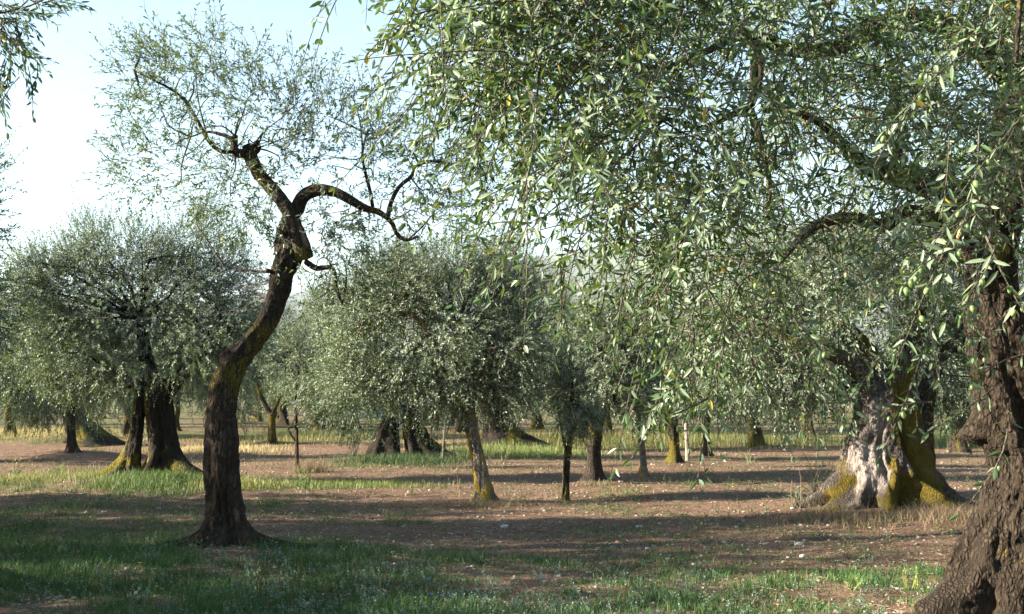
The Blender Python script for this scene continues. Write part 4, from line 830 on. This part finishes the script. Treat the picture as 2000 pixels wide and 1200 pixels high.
def pebble_mesh(rng):
    t = (1 + 5 ** .5) / 2; V = nrm(np.array([(-1, t, 0), (1, t, 0), (-1, -t, 0), (1, -t, 0), (0, -1, t), (0, 1, t), (0, -1, -t), (0, 1, -t), (t, 0, -1), (t, 0, 1), (-t, 0, -1), (-t, 0, 1)], float))
    T = np.array([(0, 11, 5), (0, 5, 1), (0, 1, 7), (0, 7, 10), (0, 10, 11), (1, 5, 9), (5, 11, 4), (11, 10, 2), (10, 7, 6), (7, 1, 8), (3, 9, 4), (3, 4, 2), (3, 2, 6), (3, 6, 8), (3, 8, 9), (4, 9, 5), (2, 4, 11), (6, 2, 10), (8, 6, 7), (9, 8, 1)])
    return V * (.75 + .5 * rng.random((12, 1))) * np.array([1, .8, .55]), T
def gravel():
    mb_V, mb_T, mb_C = [], [], []; x, y = view_xy(rng, 16000, 7.5, 34, .6); g = grass_amount(x, y); k = rng.random(len(x)) < (.85 - .75 * g) * np.clip(fbm(xy3(x, y, .9), 91, 3) * 2.4 - .55, 0, 1); x, y = x[k], y[k]; z = gz(x, y)
    shp = [pebble_mesh(rng) for _ in range(6)]
    for i in range(len(x)):
        V, T = shp[i % 6]; s = .006 + .022 * rng.random() ** 3 * (1 + .02 * y[i]); a = rng.random() * 6.28; R = np.array([[cos(a), -sin(a), 0], [sin(a), cos(a), 0], [0, 0, 1]])
        mb_V.append((V * s) @ R.T + (x[i], y[i], z[i] + s * .15)); mb_T.append(T + 12 * i); mb_C.append(np.tile(np.array((.40, .34, .275)) * (.35 + .75 * rng.random()), (12, 1)))
    tag(obj('gravel', np.concatenate(mb_V), [np.concatenate(mb_T)], M_STONE, None, np.concatenate(mb_C), None, False, None, 'stuff'), 'pale limestone gravel strewn over the bare soil', 'gravel')
    for lab, px, py, s in (('white stone on bare soil below the lichened trunk', 985, 1027, .048), ('white stone on bare soil right of the middle', 1248, 1031, .045), ('flat pale stone in the soil left of the giant roots', 1560, 1066, .05), ('pale stone beside the shaded gravel near the giant roots', 1568, 1084, .04)):
        V, T = shp[0]; g = G(px, py); b = g + (0, 0, gz1(g[0], g[1]) + s * .2); tag(obj('stone', V * s + b, [T], M_STONE, None, np.tile((.52, .48, .43), (12, 1)), None, False, b), lab, 'stone', 'loose stones on the soil')
gravel()
def litter():
    x, y = view_xy(rng, 70000, 7.3, 30, .7); g = grass_amount(x, y); k = rng.random(len(x)) < .95 - .8 * g; x, y = x[k], y[k]; n = len(x); a = rng.random(n) * 6.28
    d = np.stack([np.cos(a), np.sin(a), (rng.random(n) - .3) * .6], 1); d = nrm(d); nn = nrm(rng.normal(size=(n, 3)) * .45 + np.array([0, 0, 1.0]))
    ln = .02 + .045 * rng.random(n); V, f, c = leaf_mesh(rng, np.stack([x, y, gz(x, y) + .006], 1), d, nn, ln, ln * (.16 + .25 * rng.random(n)), np.zeros((n, 3)), 0)
    t = rng.random((n, 1)); c = np.repeat(np.array((.13, .075, .04)) * (1 - t) + np.array((.40, .31, .20)) * t, 4, 0); tag(obj('leaf_litter', V, f, M_GRASS, None, c, None, False, None, 'stuff'), 'fallen olive leaves and straw scattered over the soil', 'litter')
litter()
def herbs():
    """low silvery herbs among the turf"""
    x, y = view_xy(rng, 2600, 7.6, 13.5, .5); w = blob(x, y, -.8, 10.6, 2.2, 1.9) + .7 * blob(x, y, .1, 8.6, 2.6, 1.0) + .25 * blob(x, y, -4, 11.5, 2.5, 2) + .12; k = rng.random(len(x)) < w * .75; x, y = x[k], y[k]; n = len(x)
    p0 = np.stack([x, y, gz(x, y)], 1); p0 = np.repeat(p0, 3, 0) + rng.normal(size=(3 * n, 3)) * np.array([.02, .02, 0]); d0 = nrm(rng.normal(size=(3 * n, 3)) * .45 + np.array([0, 0, 1.0]))
    lv, pos, _ = shoots(rng, p0, d0, .035 + .085 * rng.random(3 * n), 6, np.zeros(3 * n), .021, .010); V, f, c = leaf_mesh(rng, *lv, 0); t = np.repeat(rng.random((len(lv[0]), 1)), 4, 0)
    c = np.array((.075, .135, .075)) * (1 - t) + np.array((.26, .33, .27)) * t; sV, sq = stems(pos[:, ::2], np.full(len(pos), .0015), np.full(len(pos), .001))
    tag(obj('ground_cover', np.concatenate([V, sV]), [f[0], sq + len(V)], M_GRASS, None, np.concatenate([c, np.tile((.09, .13, .05), (len(sV), 1))]), None, False, None, 'stuff'), 'low silvery-leaved herbs growing through the turf', 'herbs')
herbs()
def sticks():
    x, y = view_xy(rng, 700, 7.5, 26, .6); n = len(x); a = rng.random(n) * 6.28; L = .05 + .22 * rng.random(n) ** 2; t = np.linspace(-.5, .5, 5)
    X = x[:, None] + np.cos(a)[:, None] * L[:, None] * t; Y = y[:, None] + np.sin(a)[:, None] * L[:, None] * t; pos = np.stack([X, Y, gz(X, Y) + .006 + .012 * rng.random((n, 5))], -1)
    V, q = stems(pos, .002 + .003 * rng.random(n), np.full(n, .0015), 4); t = np.repeat(rng.random((n, 1)), 20, 0); tag(obj('twig_litter', V, [q], M_GRASS, None, np.array((.10, .07, .045)) * (1 - t) + np.array((.30, .24, .17)) * t, None, False, None, 'stuff'), 'thin fallen twigs lying on the soil', 'litter')
    x, y = view_xy(rng, 2000, 12.5, 32, .7); k = rng.random(len(x)) < .3 + .7 * (fbm(xy3(x, y, .7), 101, 2) > .5); x, y = x[k], y[k]; n = len(x); p0 = np.repeat(np.stack([x, y, gz(x, y)], 1), 5, 0) + rng.normal(size=(5 * n, 3)) * np.array([.03, .03, 0]); d0 = nrm(rng.normal(size=(5 * n, 3)) * .6 + np.array([0, 0, .8]))
    lv, pos, _ = shoots(rng, p0, d0, .04 + .10 * rng.random(5 * n), 5, np.zeros(5 * n), .035, .011); V, f, c = leaf_mesh(rng, *lv, 0); t = np.repeat(rng.random((len(lv[0]), 1)), 4, 0); tag(obj('weeds', V, f, M_GRASS, None, np.array((.05, .085, .03)) * (1 - t) + np.array((.16, .17, .07)) * t, None, False, None, 'stuff'), 'small weeds dotted over the bare soil', 'weeds')
sticks()
def weed(label, px, py, h, n, leafy=.05, c0=(.07, .13, .035), c1=(.20, .25, .07), spread=.35, group='tall weeds', flower=None):
    g = G(px, py); b = g + (0, 0, gz1(g[0], g[1])); rt = root('weed_plant', b, label, 'weed', group)
    d = nrm(rng.normal(size=(n, 3)) * spread + np.array([0, 0, 1.0])); L = h * (.6 + .5 * rng.random(n)); lv, pos, _ = shoots(rng, np.tile(b, (n, 1)) + rng.normal(size=(n, 3)) * np.array([.03, .03, 0]), d, L, 9, .1 * rng.random(n), max(leafy, .012), max(leafy, .012) * .3)
    sV, sq = stems(pos, np.full(n, .006), np.full(n, .003), 4); obj('stem', sV, [sq], M_GRASS, rt, np.tile(np.array(c0) * .5 + np.array(c1) * .5, (len(sV), 1)), None, False, b, 'stuff')
    if leafy > .01:
        V, f, _ = leaf_mesh(rng, *lv, 0); t = np.repeat(rng.random((len(lv[0]), 1)), 4, 0); obj('foliage', V, f, M_GRASS, rt, np.array(c0) * (1 - t) + np.array(c1) * t, None, False, b, 'stuff')
    return rt
weed('weed clump with yellow-green shoots in front of the sapling', 598, 953, .42, 14, .06)
weed('tall wiry weed at the left edge of the sunlit grass', 30, 928, .42, 7, .045, (.12, .17, .05), (.34, .36, .12))
weed('spindly branching weed just right of the wiry one', 75, 930, .34, 6, .04, (.12, .17, .05), (.34, .36, .12))
weed('bright leafy weed below the bare earth mound', 120, 935, .36, 9, .06, (.10, .18, .04), (.28, .33, .09))
weed('leafy weeds crowding the mossy twin trunk on its right', 352, 955, .34, 18, .06, (.04, .08, .02), (.11, .15, .04))
weed('wiry bush of grey stems left of the giant roots', 1598, 985, .75, 34, .035, (.07, .09, .05), (.18, .20, .11), .5)
weed('small wiry bush at the far left root of the giant', 1560, 1000, .30, 26, .03, (.08, .09, .05), (.20, .19, .11), .5)
weed('dead straight stalk standing left of the giant roots', 1556, 1003, .62, 2, 0, (.30, .21, .12), (.34, .25, .15), .03)
weed('dark dead stalks left of the two splayed trunks', 692, 893, .55, 9, .02, (.06, .04, .03), (.10, .07, .05), .2)
weed('arching dead grass stalks left of the lichened trunk', 892, 968, .36, 4, .0, (.32, .24, .13), (.40, .31, .18), .15)
weed('tall dry weed in front of the dark broad foot', 985, 905, .45, 6, .05, (.16, .17, .06), (.34, .30, .12), .15)
weed('grey-green weed on the sunlit soil right of the mound', 1462, 905, .35, 8, .04, (.10, .15, .06), (.26, .29, .13), .4)
weed('small bright weed in the sunlit turf near the rugged trunk', 1672, 1160, .13, 9, .03, (.10, .20, .05), (.24, .32, .10), .5)
weed('upright yellow-green weed beside the rugged trunk', 1782, 1148, .16, 6, .03, (.14, .20, .05), (.34, .34, .10), .2)
def flower(label, px, py, h, c, r, n=9):
    g = G(px, py); b = g + (0, 0, gz1(g[0], g[1])); rt = root('wild_flower', b, label, 'flower', 'wild flowers in the turf')
    top = b + np.array([.01 * rng.normal(), .01 * rng.normal(), h]); sV, sq = stems(np.array([[b, (b + top) / 2 + rng.normal(size=3) * .004, top]]), [.0016], [.001], 4); obj('stem', sV, [sq], M_GRASS, rt, np.tile((.07, .12, .03), (len(sV), 1)), None, False, b)
    a = np.linspace(0, 2 * pi, n, endpoint=False); d = nrm(np.stack([np.cos(a), np.sin(a) - .15, np.full(n, .35)], 1)); V, f, _ = leaf_mesh(rng, np.tile(top, (n, 1)), d, np.tile([[0, -.3, 1.0]], (n, 1)), np.full(n, r), np.full(n, r * .55), np.zeros((n, 3)), 0)
    obj('petals', V, f, M_GRASS, rt, np.tile(c, (len(V), 1)), None, False, b, 'stuff')
BL, YE = (.13, .15, .80), (.75, .47, .02)
flower('blue flower growing against the foot of the leaning trunk', 432, 1062, .16, BL, .022)
flower('blue flower in the turf right of the leaning trunk', 545, 1090, .05, BL, .018)
flower('single blue flower in the turf near the bottom, farthest from the camera', 836, 1144, .05, BL, .020)
flower('blue flower in the turf, left one of the lowest pair', 840, 1176, .05, BL, .020)
flower('blue flower in the turf, right one of the lowest pair', 863, 1176, .05, BL, .020)
flower('single tall yellow flower in the turf left of centre', 274, 1140, .14, YE, .020)
flower('yellow flower low in the turf below the tall one', 302, 1160, .05, YE, .018)
flower('small yellow flower at the far right of the yellow ones below', 318, 1160, .05, YE, .014)
flower('yellow flower just right of the leaning trunk roots', 531, 1072, .05, YE, .018)
flower('yellow flower nearest the blue one by the roots', 541, 1078, .05, YE, .018)
flower('orange-yellow flower in the turf above the blue trio', 866, 1116, .05, (.75, .36, .02), .018)
